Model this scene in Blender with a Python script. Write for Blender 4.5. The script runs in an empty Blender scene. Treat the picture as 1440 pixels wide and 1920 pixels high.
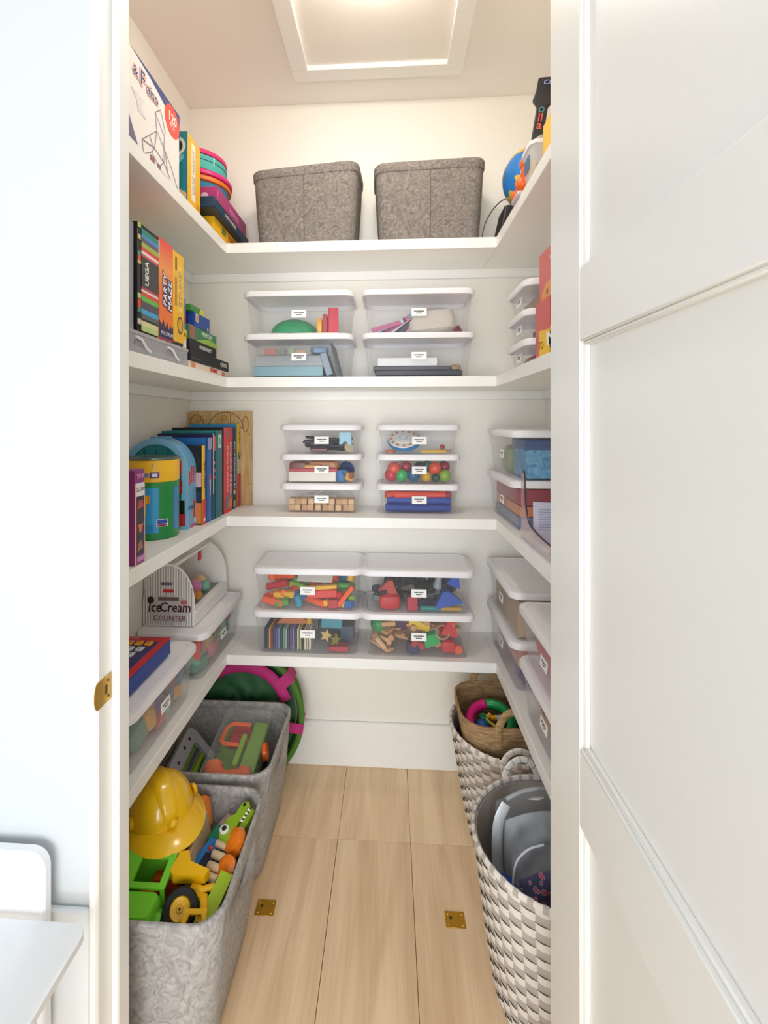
import bpy, bmesh, math, random
from mathutils import Matrix, Vector, Euler

SC = bpy.context.scene
COL = SC.collection
RAD = math.radians
PI = math.pi
random.seed(7)

# ---------------------------------------------------------------- camera
# metres; the closet's back wall is y = 2.03, its shelves run along x and y, the lens is at x = y = 0
FOCAL, EYE, YAW = 900.0, 1.45, 3.576           # focal length in pixels of the 1440 x 1920 frame
cam_data = bpy.data.cameras.new('camera')
cam = bpy.data.objects.new('camera', cam_data)
COL.objects.link(cam)
cam.location = (0, 0, EYE)
cam.rotation_euler = (PI / 2, 0, RAD(YAW))
cam_data.sensor_fit = 'VERTICAL'
cam_data.sensor_height = 24.0
cam_data.lens = FOCAL / 1920.0 * 24.0
cam_data.shift_x = (720.0 - 674.75) / 1920.0
cam_data.shift_y = -(960.0 - 793.0) / 1920.0
cam_data.clip_start = 0.01
SC.camera = cam

# ---------------------------------------------------------------- light and exposure
world = bpy.data.worlds.new('daylight')
SC.world = world
world.use_nodes = True
_bg = world.node_tree.nodes['Background']
_bg.inputs[0].default_value = (0.86, 0.945, 1.0, 1)
_bg.inputs[1].default_value = 0.66
# added fill light behind the lens, unseen, brightening the closet; no window is modelled
_wl = bpy.data.lights.new('added_closet_fill', 'AREA')
_wl.shape = 'RECTANGLE'
_wl.size, _wl.size_y = 2.4, 1.9
_wl.energy = 80.0
_wl.color = (0.93, 0.97, 1.0)
_wo = bpy.data.objects.new('added_closet_fill', _wl)
COL.objects.link(_wo)
_wo.location = (-0.2, -2.45, 1.25)
_wo.rotation_euler = (PI / 2, 0, 0)
LAMP_POWER = 28.0
SC.view_settings.view_transform = 'Standard'
SC.view_settings.look = 'None'
SC.view_settings.gamma = 1.0
SC.view_settings.use_curve_mapping = False
SC.view_settings.exposure = 0.41
SC.cycles.transparent_max_bounces = 48
SC.cycles.max_bounces = 14
SC.cycles.diffuse_bounces = 9


# ---------------------------------------------------------------- materials
def srgb(h):
    h = h.lstrip('#')
    return tuple(((int(h[i:i + 2], 16) / 255.0 + 0.055) / 1.055) ** 2.4 if int(h[i:i + 2], 16) > 10 else int(h[i:i + 2], 16) / 255.0 / 12.92 for i in (0, 2, 4))


_mats = {}


def mat(col, rough=0.45, metal=0.0, bump=0.0, scale=60.0, vary=0.04, emit=0.0, coat=0.0):
    key = (col, rough, metal, bump, scale, vary, emit, coat)
    if key in _mats:
        return _mats[key]
    m = bpy.data.materials.new('surface_' + col.strip('#'))
    m.use_nodes = True
    nt = m.node_tree
    b = nt.nodes['Principled BSDF']
    c = srgb(col)
    b.inputs['Roughness'].default_value = rough
    b.inputs['Metallic'].default_value = metal
    if coat:
        b.inputs['Coat Weight'].default_value = coat
        b.inputs['Coat Roughness'].default_value = 0.1
    tc = nt.nodes.new('ShaderNodeTexCoord')
    nz = nt.nodes.new('ShaderNodeTexNoise')
    nz.inputs['Scale'].default_value = scale
    nz.inputs['Detail'].default_value = 2.0
    nt.links.new(tc.outputs['Object'], nz.inputs['Vector'])
    mx = nt.nodes.new('ShaderNodeMix')
    mx.data_type = 'RGBA'
    mx.inputs[6].default_value = tuple(x * (1 - vary) for x in c) + (1,)
    mx.inputs[7].default_value = tuple(min(1, x * (1 + vary)) for x in c) + (1,)
    nt.links.new(nz.outputs['Fac'], mx.inputs[0])
    nt.links.new(mx.outputs[2], b.inputs['Base Color'])
    if bump:
        bp = nt.nodes.new('ShaderNodeBump')
        bp.inputs['Strength'].default_value = bump
        bp.inputs['Distance'].default_value = 0.003
        nt.links.new(nz.outputs['Fac'], bp.inputs['Height'])
        nt.links.new(bp.outputs['Normal'], b.inputs['Normal'])
    if emit:
        b.inputs['Emission Color'].default_value = c + (1,)
        b.inputs['Emission Strength'].default_value = emit
    _mats[key] = m
    return m


def clear_plastic(tint='#f1f1f4', haze=0.035, rough=0.18):
    key = ('clear', tint, haze, rough)
    if key in _mats:
        return _mats[key]
    m = bpy.data.materials.new('clear_plastic')
    m.use_nodes = True
    nt = m.node_tree
    b = nt.nodes['Principled BSDF']
    b.inputs['Base Color'].default_value = srgb(tint) + (1,)
    b.inputs['Roughness'].default_value = rough
    out = nt.nodes['Material Output']
    tr = nt.nodes.new('ShaderNodeBsdfTransparent')
    tr.inputs[0].default_value = (0.993, 0.993, 0.995, 1)
    lw = nt.nodes.new('ShaderNodeLayerWeight')
    lw.inputs['Blend'].default_value = 0.25
    ma = nt.nodes.new('ShaderNodeMath')
    ma.operation = 'MULTIPLY_ADD'
    ma.inputs[1].default_value = 0.20
    ma.inputs[2].default_value = haze * 0.5
    nt.links.new(lw.outputs['Facing'], ma.inputs[0])
    nz = nt.nodes.new('ShaderNodeTexNoise')
    nz.inputs['Scale'].default_value = 9.0
    m2 = nt.nodes.new('ShaderNodeMath')
    m2.operation = 'MULTIPLY_ADD'
    m2.inputs[1].default_value = 0.015
    nt.links.new(nz.outputs['Fac'], m2.inputs[0])
    nt.links.new(ma.outputs[0], m2.inputs[2])
    mx = nt.nodes.new('ShaderNodeMixShader')
    nt.links.new(m2.outputs[0], mx.inputs[0])
    nt.links.new(tr.outputs[0], mx.inputs[1])
    nt.links.new(b.outputs[0], mx.inputs[2])
    nt.links.new(mx.outputs[0], out.inputs['Surface'])
    _mats[key] = m
    return m


def milky(col, share=0.2):
    key = ('milky', col, share)
    if key in _mats:
        return _mats[key]
    m = bpy.data.materials.new('milky_plastic')
    m.use_nodes = True
    nt = m.node_tree
    b = nt.nodes['Principled BSDF']
    b.inputs['Base Color'].default_value = srgb(col) + (1,)
    b.inputs['Roughness'].default_value = 0.35
    t = nt.nodes.new('ShaderNodeBsdfTranslucent')
    t.inputs[0].default_value = srgb(col) + (1,)
    mx = nt.nodes.new('ShaderNodeMixShader')
    mx.inputs[0].default_value = share
    nt.links.new(b.outputs[0], mx.inputs[1])
    nt.links.new(t.outputs[0], mx.inputs[2])
    nt.links.new(mx.outputs[0], nt.nodes['Material Output'].inputs['Surface'])
    _mats[key] = m
    return m


def mottled(name, c0, c1, scale, dist, rough=0.95, bump=0.5, stretch=(1, 1, 1), bd=0.004):
    """Two colours in a distorted noise with relief: felt, jute, wood."""
    if name in _mats:
        return _mats[name]
    m = bpy.data.materials.new(name)
    m.use_nodes = True
    nt = m.node_tree
    b = nt.nodes['Principled BSDF']
    b.inputs['Roughness'].default_value = rough
    tc = nt.nodes.new('ShaderNodeTexCoord')
    mp = nt.nodes.new('ShaderNodeMapping')
    mp.inputs['Scale'].default_value = stretch
    nz = nt.nodes.new('ShaderNodeTexNoise')
    nz.inputs['Scale'].default_value = scale
    nz.inputs['Detail'].default_value = 5.0
    nz.inputs['Distortion'].default_value = dist
    rp = nt.nodes.new('ShaderNodeValToRGB')
    rp.color_ramp.elements[0].position = 0.3
    rp.color_ramp.elements[1].position = 0.7
    rp.color_ramp.elements[0].color = srgb(c0) + (1,)
    rp.color_ramp.elements[1].color = srgb(c1) + (1,)
    bp = nt.nodes.new('ShaderNodeBump')
    bp.inputs['Strength'].default_value = bump
    bp.inputs['Distance'].default_value = bd
    L = nt.links.new
    L(tc.outputs['Object'], mp.inputs[0])
    L(mp.outputs[0], nz.inputs['Vector'])
    L(nz.outputs['Fac'], rp.inputs[0])
    L(rp.outputs[0], b.inputs['Base Color'])
    L(nz.outputs['Fac'], bp.inputs['Height'])
    L(bp.outputs[0], b.inputs['Normal'])
    _mats[name] = m
    return m


def oak_plank():
    if 'oak' in _mats:
        return _mats['oak']
    m = bpy.data.materials.new('oak_plank')
    m.use_nodes = True
    nt = m.node_tree
    L = nt.links.new
    b = nt.nodes['Principled BSDF']
    b.inputs['Roughness'].default_value = 0.42
    geo = nt.nodes.new('ShaderNodeNewGeometry')
    oi = nt.nodes.new('ShaderNodeObjectInfo')
    off = nt.nodes.new('ShaderNodeVectorMath')
    off.operation = 'MULTIPLY_ADD'
    cb = nt.nodes.new('ShaderNodeCombineXYZ')
    L(oi.outputs['Random'], cb.inputs[0])
    L(oi.outputs['Random'], cb.inputs[1])
    off.inputs[1].default_value = (13, 17, 0)
    L(cb.outputs[0], off.inputs[0])
    L(geo.outputs['Position'], off.inputs[2])
    mp = nt.nodes.new('ShaderNodeMapping')
    mp.inputs['Scale'].default_value = (16, 1.3, 1)
    L(off.outputs[0], mp.inputs[0])
    n1 = nt.nodes.new('ShaderNodeTexNoise')
    n1.inputs['Scale'].default_value = 1.0
    n1.inputs['Detail'].default_value = 6
    n1.inputs['Distortion'].default_value = 0.8
    L(mp.outputs[0], n1.inputs['Vector'])
    mp2 = nt.nodes.new('ShaderNodeMapping')
    mp2.inputs['Scale'].default_value = (130, 5, 1)
    L(off.outputs[0], mp2.inputs[0])
    n2 = nt.nodes.new('ShaderNodeTexNoise')
    n2.inputs['Scale'].default_value = 1.0
    n2.inputs['Detail'].default_value = 4
    L(mp2.outputs[0], n2.inputs['Vector'])
    add = nt.nodes.new('ShaderNodeMath')
    add.operation = 'MULTIPLY_ADD'
    add.inputs[1].default_value = 0.35
    L(n2.outputs['Fac'], add.inputs[0])
    L(n1.outputs['Fac'], add.inputs[2])
    ad2 = nt.nodes.new('ShaderNodeMath')
    ad2.operation = 'MULTIPLY_ADD'
    ad2.inputs[1].default_value = 0.12
    L(oi.outputs['Random'], ad2.inputs[0])
    L(add.outputs[0], ad2.inputs[2])
    rp = nt.nodes.new('ShaderNodeValToRGB')
    rp.color_ramp.elements[0].position = 0.48
    rp.color_ramp.elements[1].position = 0.95
    rp.color_ramp.elements[0].color = srgb('#dcb992') + (1,)
    rp.color_ramp.elements[1].color = srgb('#fadfb8') + (1,)
    L(ad2.outputs[0], rp.inputs[0])
    L(rp.outputs[0], b.inputs['Base Color'])
    bp = nt.nodes.new('ShaderNodeBump')
    bp.inputs['Strength'].default_value = 0.12
    bp.inputs['Distance'].default_value = 0.001
    L(n2.outputs['Fac'], bp.inputs['Height'])
    L(bp.outputs[0], b.inputs['Normal'])
    _mats['oak'] = m
    return m


WALL = lambda: mat('#f1eee6', 0.75, bump=0.05, scale=220, vary=0.01)
PAINT = lambda: mat('#f4f3ef', 0.38, bump=0.02, scale=90, vary=0.01)
DOORP = lambda: mat('#eceae5', 0.32, bump=0.02, scale=60, vary=0.01)
LIDW = lambda: milky('#fbfafc')
CLEAR = lambda: clear_plastic()
WHITE = lambda: mat('#f6f5f2', 0.6, vary=0.01)
BLACK = lambda: mat('#17171a', 0.5)
FELT = lambda: mottled('grey_felt', '#928e8b', '#bdb9b5', 26, 3.2, bump=0.6, bd=0.003)
FELTD = lambda: mottled('dark_felt', '#655f5a', '#968e87', 30, 3.4, bump=0.7, bd=0.003)
JUTE = lambda: mottled('jute', '#8d6d48', '#c4a277', 26, 0.6, bump=1.0, stretch=(1, 1, 6), bd=0.006)
PALEWOOD = lambda: mottled('pale_wood', '#c9a67c', '#e3c9a4', 10, 1.0, rough=0.6, bump=0.1, stretch=(1, 1, 5))


# ---------------------------------------------------------------- mesh builder
class MB:
    def __init__(self):
        self.v, self.f, self.mi, self.mats = [], [], [], []

    def add(self, verts, faces, m, M=None):
        if m not in self.mats:
            self.mats.append(m)
        i = self.mats.index(m)
        b = len(self.v)
        for p in verts:
            p = Vector(p)
            self.v.append(tuple(M @ p) if M else tuple(p))
        for f in faces:
            self.f.append([b + k for k in f])
            self.mi.append(i)
        return self

    def build(self, name, parent=None, loc=(0, 0, 0), rot=(0, 0, 0), angle=38, recalc=True):
        me = bpy.data.meshes.new(name)
        me.from_pydata(self.v, [], self.f)
        for m in self.mats:
            me.materials.append(m)
        me.polygons.foreach_set('material_index', self.mi)
        if recalc:
            bm = bmesh.new()
            bm.from_mesh(me)
            bmesh.ops.recalc_face_normals(bm, faces=bm.faces)
            bm.to_mesh(me)
            bm.free()
        me.polygons.foreach_set('use_smooth', [True] * len(me.polygons))
        me.set_sharp_from_angle(angle=RAD(angle))
        me.update()
        o = bpy.data.objects.new(name, me)
        COL.objects.link(o)
        if parent:
            o.parent = parent
        o.location = loc
        o.rotation_euler = rot
        return o


def TM(loc=(0, 0, 0), rot=(0, 0, 0), s=(1, 1, 1)):
    return Matrix.Translation(loc) @ Euler(rot).to_matrix().to_4x4() @ Matrix.Diagonal((*s, 1))


def g_box(x0, x1, y0, y1, z0, z1, c=0.0015):
    c = min(c, (x1 - x0) * .3, (y1 - y0) * .3, (z1 - z0) * .3)
    lo, hi = (x0, y0, z0), (x1, y1, z1)
    V, idx = [], {}
    for sx in (0, 1):
        for sy in (0, 1):
            for sz in (0, 1):
                s = (sx, sy, sz)
                for a in range(3):
                    p = []
                    for k in range(3):
                        e = hi[k] if s[k] else lo[k]
                        if k != a:
                            e += -c if s[k] else c
                        p.append(e)
                    idx[(s, a)] = len(V)
                    V.append(p)
    F = []
    for a in range(3):
        b, d = (a + 1) % 3, (a + 2) % 3
        for sa in (0, 1):
            q = []
            for (sb, sd) in ((0, 0), (1, 0), (1, 1), (0, 1)):
                s = [0, 0, 0]
                s[a], s[b], s[d] = sa, sb, sd
                q.append(idx[(tuple(s), a)])
            F.append(q)
        for sb in (0, 1):
            for sd in (0, 1):
                s0, s1 = [0, 0, 0], [0, 0, 0]
                s0[a], s1[a] = 0, 1
                s0[b] = s1[b] = sb
                s0[d] = s1[d] = sd
                s0, s1 = tuple(s0), tuple(s1)
                F.append([idx[(s0, b)], idx[(s1, b)], idx[(s1, d)], idx[(s0, d)]])
    for sx in (0, 1):
        for sy in (0, 1):
            for sz in (0, 1):
                F.append([idx[((sx, sy, sz), k)] for k in range(3)])
    return V, F


def rrect(hx, hy, r, n=5, cx=0, cy=0):
    r = min(r, hx * .98, hy * .98)
    out = []
    for (sx, sy, a0) in ((1, 1, 0), (-1, 1, 90), (-1, -1, 180), (1, -1, 270)):
        for k in range(n + 1):
            a = RAD(a0 + 90.0 * k / n)
            out.append((cx + sx * (hx - r) + r * math.cos(a), cy + sy * (hy - r) + r * math.sin(a)))
    return out


def ring(pts, z):
    return [(p[0], p[1], z) for p in pts]


def g_loft(rings, cap0=True, cap1=True, close=False):
    n = len(rings[0])
    V = [p for r in rings for p in r]
    F = []
    m = len(rings)
    for i in range(m if close else m - 1):
        a, b = i * n, ((i + 1) % m) * n
        for k in range(n):
            k2 = (k + 1) % n
            F.append([a + k, a + k2, b + k2, b + k])
    if not close:
        if cap0:
            F.append(list(range(n))[::-1])
        if cap1:
            F.append([(m - 1) * n + k for k in range(n)])
    return V, F


def g_lathe(prof, n=24):
    """prof: (r, z) from bottom to top; radii 0 close it."""
    rings = [[(max(r, 1e-5) * math.cos(2 * PI * k / n), max(r, 1e-5) * math.sin(2 * PI * k / n), z) for k in range(n)] for r, z in prof]
    return g_loft(rings)


def g_cyl(r, h, n=20, c=0.0):
    c = min(c, r * .4, h * .4)
    if c:
        return g_lathe([(r - c, 0), (r, c), (r, h - c), (r - c, h)], n)
    return g_lathe([(r, 0), (r, h)], n)


def g_ball(r, n=16, m=9, zs=1.0):
    return g_lathe([(r * math.sin(PI * k / m), -r * math.cos(PI * k / m) * zs) for k in range(m + 1)], n)


def g_torus(R, r, n=32, m=10, a0=0.0, a1=2 * PI, zs=1.0):
    full = abs(a1 - a0 - 2 * PI) < 1e-4
    cnt = n if full else n + 1
    rings = []
    for i in range(cnt):
        a = a0 + (a1 - a0) * i / n
        rings.append([((R + r * math.cos(2 * PI * k / m)) * math.cos(a), (R + r * math.cos(2 * PI * k / m)) * math.sin(a), r * zs * math.sin(2 * PI * k / m)) for k in range(m)])
    return g_loft(rings, close=full)


def g_tube(path, r, n=8, flat=1.0, up=(0, 0, 1)):
    P = [Vector(p) for p in path]
    rings = []
    up = Vector(up)
    for i, p in enumerate(P):
        t = (P[min(i + 1, len(P) - 1)] - P[max(i - 1, 0)]).normalized()
        s = t.cross(up)
        if s.length < 1e-3:
            s = t.cross(Vector((1, 0, 0)))
        s.normalize()
        w = s.cross(t).normalized()
        rr = r[i] if isinstance(r, (list, tuple)) else r
        rings.append([tuple(p + s * (rr * math.cos(2 * PI * k / n)) + w * (rr * flat * math.sin(2 * PI * k / n))) for k in range(n)])
    return g_loft(rings)


def smooth(pts, n=5):
    P = [Vector(p) for p in pts]
    out = []
    for i in range(len(P) - 1):
        p0, p1, p2, p3 = P[max(i - 1, 0)], P[i], P[i + 1], P[min(i + 2, len(P) - 1)]
        for k in range(n):
            t = k / n
            out.append(0.5 * ((2 * p1) + (p2 - p0) * t + (2 * p0 - 5 * p1 + 4 * p2 - p3) * t * t + (3 * p1 - p0 - 3 * p2 + p3) * t ** 3))
    out.append(P[-1])
    return out


def g_prism(poly, h):
    """polygon in x, y raised from z = 0 to h"""
    n = len(poly)
    V = [(p[0], p[1], 0) for p in poly] + [(p[0], p[1], h) for p in poly]
    F = [list(range(n))[::-1], [n + k for k in range(n)]]
    for k in range(n):
        F.append([k, (k + 1) % n, n + (k + 1) % n, n + k])
    return V, F


def g_hole_plate(outer, inner, h):
    """flat ring between two loops of the same count, raised from 0 to h"""
    n = len(outer)
    V = [(p[0], p[1], z) for z in (0, h) for lp in (outer, inner) for p in lp]
    o0, i0, o1, i1 = 0, n, 2 * n, 3 * n
    F = []
    for k in range(n):
        q = (k + 1) % n
        F += [[o0 + k, i0 + k, i0 + q, o0 + q], [o1 + k, o1 + q, i1 + q, i1 + k], [o0 + k, o0 + q, o1 + q, o1 + k], [i0 + k, i1 + k, i1 + q, i0 + q]]
    return V, F


def arc(cx, cy, r, a0, a1, n=12):
    return [(cx + r * math.cos(RAD(a0 + (a1 - a0) * k / n)), cy + r * math.sin(RAD(a0 + (a1 - a0) * k / n))) for k in range(n + 1)]


# ---------------------------------------------------------------- things
def tag(o, label, cat, group=None):
    o['label'] = label
    o['category'] = cat
    if group:
        o['group'] = group
    return o


def thing(name, label, cat, loc, rot=(0, 0, 0), group=None):
    o = bpy.data.objects.new(name, None)
    o.empty_display_size = 0.02
    COL.objects.link(o)
    o.location = loc
    o.rotation_euler = rot
    return tag(o, label, cat, group)


def struct(o):
    o['kind'] = 'structure'
    return o


def one(geo, m, name, label, cat, loc, rot=(0, 0, 0), group=None, angle=38):
    o = MB().add(geo[0], geo[1], m).build(name, None, loc, rot, angle)
    return tag(o, label, cat, group)


def part(parent, name, geo, m, M=None, loc=(0, 0, 0), rot=(0, 0, 0), angle=38):
    return MB().add(geo[0], geo[1], m, M).build(name, parent, loc, rot, angle)


_txt = {}


def text_mesh(s, m, shear=0.0, off=0.0, res=2):
    key = (s, m.name, shear, off)
    if key in _txt:
        return _txt[key]
    cu = bpy.data.curves.new('lettering', 'FONT')
    cu.body = s
    cu.size = 1.0
    cu.align_x = 'CENTER'
    cu.align_y = 'CENTER'
    cu.shear = shear
    cu.offset = off
    cu.extrude = 0.02
    cu.resolution_u = res
    tmp = bpy.data.objects.new('lettering', cu)
    me = bpy.data.meshes.new_from_object(tmp)
    bpy.data.objects.remove(tmp)
    bpy.data.curves.remove(cu)
    me.materials.clear()
    me.materials.append(m)
    _txt[key] = me
    return me


class Box:
    """A carton: a thing with a body and prints on its faces. Faces are read as seen from outside: a runs rightwards, b upwards, both 0..1."""

    def __init__(self, name, label, cat, x, y, z, col, group=None, m=None, body='carton', bev=0.0015, rz=0.0, lid=None):
        self.d = (x[1] - x[0], y[1] - y[0], z[1] - z[0])
        self.root = thing(name, label, cat, ((x[0] + x[1]) / 2, (y[0] + y[1]) / 2, z[0]), (0, 0, rz), group)
        w, d, h = self.d
        mm = m or mat(col, 0.42)
        if lid:
            part(self.root, 'tray', g_box(-w / 2 + .0015, w / 2 - .0015, -d / 2 + .0015, d / 2 - .0015, 0, h * .6, bev), mat(lid[0], 0.45))
            part(self.root, 'lid', g_box(-w / 2, w / 2, -d / 2, d / 2, h * lid[1], h, bev), mm)
        else:
            part(self.root, body, g_box(-w / 2, w / 2, -d / 2, d / 2, 0, h, bev), mm)
        self.k = 0.0

    def frame(self, face):
        w, d, h = self.d
        return {'+x': (Vector((w / 2, -d / 2, 0)), Vector((0, d, 0)), Vector((0, 0, h)), Vector((1, 0, 0))),
                '-x': (Vector((-w / 2, d / 2, 0)), Vector((0, -d, 0)), Vector((0, 0, h)), Vector((-1, 0, 0))),
                '-y': (Vector((-w / 2, -d / 2, 0)), Vector((w, 0, 0)), Vector((0, 0, h)), Vector((0, -1, 0))),
                '+z': (Vector((-w / 2, -d / 2, h)), Vector((w, 0, 0)), Vector((0, d, 0)), Vector((0, 0, 1)))}[face]

    def poly(self, face, pts, col, name='print', lift=0.0006, m=None):
        o, a, b, n = self.frame(face)
        self.k += 0.00005
        V = [o + a * p[0] + b * p[1] + n * (q * (lift + self.k)) for q in (-.2, 1) for p in pts]
        c = len(pts)
        F = [list(range(c))[::-1], [c + k for k in range(c)]] + [[k, (k + 1) % c, c + (k + 1) % c, c + k] for k in range(c)]
        return MB().add(V, F, m or mat(col, 0.42)).build(name, self.root)

    def rect(self, face, a0, a1, b0, b1, col, name='print', m=None):
        return self.poly(face, [(a0, b0), (a1, b0), (a1, b1), (a0, b1)], col, name, m=m)

    def disc(self, face, a, b, r, col, name='emblem', n=18, sy=1.0):
        o, A, B, _ = self.frame(face)
        return self.poly(face, [(a + r * math.cos(2 * PI * k / n) / A.length, b + r * sy * math.sin(2 * PI * k / n) / B.length) for k in range(n)], col, name)

    def text(self, face, s, a, b, size, col, rot=0.0, shear=0.0, off=0.0, sx=1.0, name='lettering'):
        o, A, B, n = self.frame(face)
        self.k += 0.00005
        me = text_mesh(s, mat(col, 0.5), shear, off)
        x, y = A.normalized(), B.normalized()
        R = Matrix((x, y, n)).transposed().to_4x4()
        M = Matrix.Translation(o + A * a + B * b + n * (0.0009 + self.k)) @ R @ Matrix.Rotation(RAD(rot), 4, 'Z') @ Matrix.Diagonal((size * sx, size, 0.02, 1))
        t = bpy.data.objects.new(name, me)
        COL.objects.link(t)
        t.parent = self.root
        t.matrix_local = M
        return t


def label_text(parent, s, m, loc, rot, size, sx=1.0, shear=0.0, name='lettering', off=0.0):
    t = bpy.data.objects.new(name, text_mesh(s, m, shear, off))
    COL.objects.link(t)
    t.parent = parent
    t.matrix_local = Matrix.Translation(loc) @ Euler(rot).to_matrix().to_4x4() @ Matrix.Diagonal((size * sx, size, 0.02, 1))
    return t


# ---------------------------------------------------------------- the room
XL, XR, YB, YF, ZC = -0.865, 0.640, 2.030, 0.980, 2.810
YW = 0.880                                      # room side of the front wall
JL, JR, HEAD = -0.5474, 0.326, 2.440            # door opening


def sbox(name, x0, x1, y0, y1, z0, z1, m, c=0.001, parent=None):
    o = part(parent, name, g_box(x0, x1, y0, y1, z0, z1, c), m)
    if not parent:
        struct(o)
    return o


# floor: dark subfloor with oak boards laid on it
fl = sbox('floor', -3.0, 3.0, -2.6, YB + .1, -0.05, -0.006, mat('#6b5540', 0.9))
_pm = {}
W = 0.2525
for i in range(-11, 12):
    x0 = -0.1810 + i * W
    if x0 < -3.0 or x0 + W > 3.0:
        continue
    inside = XL - .2 < x0 + W / 2 < XR + .2
    for (y0, y1) in ((1.6655, 2.10), (-0.535, 1.6645), (-2.6, -0.536)):
        if y0 > 1.6 and not inside:
            continue
        key = (y0, y1)
        if key not in _pm:
            mb = MB().add(*g_box(0.0006, W - .0006, y0, y1, -0.006, 0, 0.0008), oak_plank())
            o = mb.build('plank', fl)
            _pm[key] = o.data
        else:
            o = bpy.data.objects.new('plank', _pm[key])
            COL.objects.link(o)
            o.parent = fl
        o.location = (x0, 0, 0)

sbox('wall_back', XL - .1, XR + .1, YB, YB + .1, 0, ZC, WALL())
sbox('wall_left', XL - .1, XL, YF, YB, 0, ZC, WALL())
sbox('wall_right', XR, XR + .1, YF, YB, 0, ZC, WALL())
sbox('ceiling', XL - .1, XR + .1, YF, YB + .1, ZC, ZC + .06, mat('#f6f3ee', 0.8, bump=0.05, scale=220, vary=0.01))
mbw = MB()
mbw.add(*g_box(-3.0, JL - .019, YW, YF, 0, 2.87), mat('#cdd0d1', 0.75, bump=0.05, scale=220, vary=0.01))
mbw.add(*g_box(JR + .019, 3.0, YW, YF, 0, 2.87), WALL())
mbw.add(*g_box(JL - .019, JR + .019, YW, YF, HEAD + .02, 2.87), WALL())
struct(mbw.build('wall_front'))
sbox('baseboard_back', XL, XR, YB - .014, YB, 0, .188, PAINT(), .004)
sbox('baseboard_left', XL, XL + .014, YF, YB - .014, 0, .188, PAINT(), .004)
sbox('baseboard_right', XR - .014, XR, YF, YB - .014, 0, .188, PAINT(), .004)
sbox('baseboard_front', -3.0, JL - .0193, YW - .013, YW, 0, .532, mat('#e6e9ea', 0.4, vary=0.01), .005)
sbox('trim_1', JL - .0195, JL, YW - .012, YF, 0, HEAD + .02, PAINT(), .005)         # jamb with its slim casing edge
sbox('trim_2', JR, JR + .0195, YW - .012, YF, 0, HEAD + .02, PAINT(), .005)
sbox('trim_3', JL, JR, YW - .012, YF, HEAD, HEAD + .02, PAINT(), .005)
sbox('trim_4', JL, JL + .0165, .9105, .950, 0, HEAD, PAINT(), .003)                 # door stops
sbox('trim_5', JR - .0165, JR, .9105, .950, 0, HEAD, PAINT(), .003)
sbox('trim_6', JL + .0165, JR - .0165, .9105, .950, HEAD - .0165, HEAD, PAINT(), .003)

# open door: stiles and rails proud of recessed panels
XD, DT = 0.2872, 0.036
dr = struct(thing('door_1', 'white panelled door swung wide open beside the closet', 'door', (XD, 0.878, 0.012)))
dw, dh, st = 0.80, 2.41, 0.130
part(dr, 'core', g_box(.0145, DT - .0145, -dw + .004, -.004, .004, dh - .004), DOORP())
for (y0, y1, z0, z1, nm) in ((-st, 0, 0, dh, 'stile'), (-dw, -dw + st, 0, dh, 'stile')):
    part(dr, nm, g_box(0, DT, y0, y1, z0, z1, .0015), DOORP())
for (z0, z1) in ((0, .20), (.8270, .9434), (1.5618, 1.6727), (dh - st, dh)):
    part(dr, 'rail', g_box(0.0002, DT - .0002, -dw + st, -st, z0, z1, .0015), DOORP())
for (z0, z1) in ((.20, .8270), (.9434, 1.5618), (1.6727, dh - st)):
    mb = MB()
    for (a0, a1, b0, b1) in ((-dw + st, -st, z0, z0 + .006), (-dw + st, -st, z1 - .006, z1), (-dw + st, -dw + st + .006, z0, z1), (-st - .006, -st, z0, z1)):
        mb.add(*g_box(.006, .0150, a0, a1, b0, b1, .003), DOORP())
    mb.build('sticking', dr)
for z in (.2, 1.2, 2.2):
    h = part(dr, 'hinge', g_lathe([(.0055, 0), (.0055, .09)], 12), mat('#b08d4a', .35, 1.0), loc=(DT + .004, .004, z))

# attic hatch in the ceiling and the flush lamp in it
ht = thing('ceiling_hatch', 'square white trimmed hatch panel in the closet ceiling', 'hatch', (-.0494, 1.5425, ZC))
part(ht, 'panel', g_box(-.265, .265, -.265, .265, -.004, 0), mat('#f0ebe4', .5, vary=.01))
hs = .3255
for (sx0, sx1, sy0, sy1) in ((-hs, hs, hs - .062, hs), (-hs, hs, -hs, -hs + .062), (-hs, -hs + .062, -hs + .062, hs - .062), (hs - .062, hs, -hs + .062, hs - .062)):
    part(ht, 'frame_board', g_box(sx0, sx1, sy0, sy1, -.022, 0, .002), PAINT())
lp = thing('ceiling_lamp', 'round flush ceiling lamp in the middle of the hatch panel', 'lamp', (-.0494, 1.315, ZC - .004))
part(lp, 'base', g_lathe([(.10, 0), (.10, -.015), (.096, -.018)], 32), mat('#e9e7e2', .4))
gl = MB().add(*g_lathe([(.094, -.016), (.095, -.06), (.090, -.074), (.07, -.082), (.03, -.086), (.001, -.087)], 32), mat('#fff6eb', .5, emit=LAMP_POWER)).build('diffuser', lp)

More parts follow.
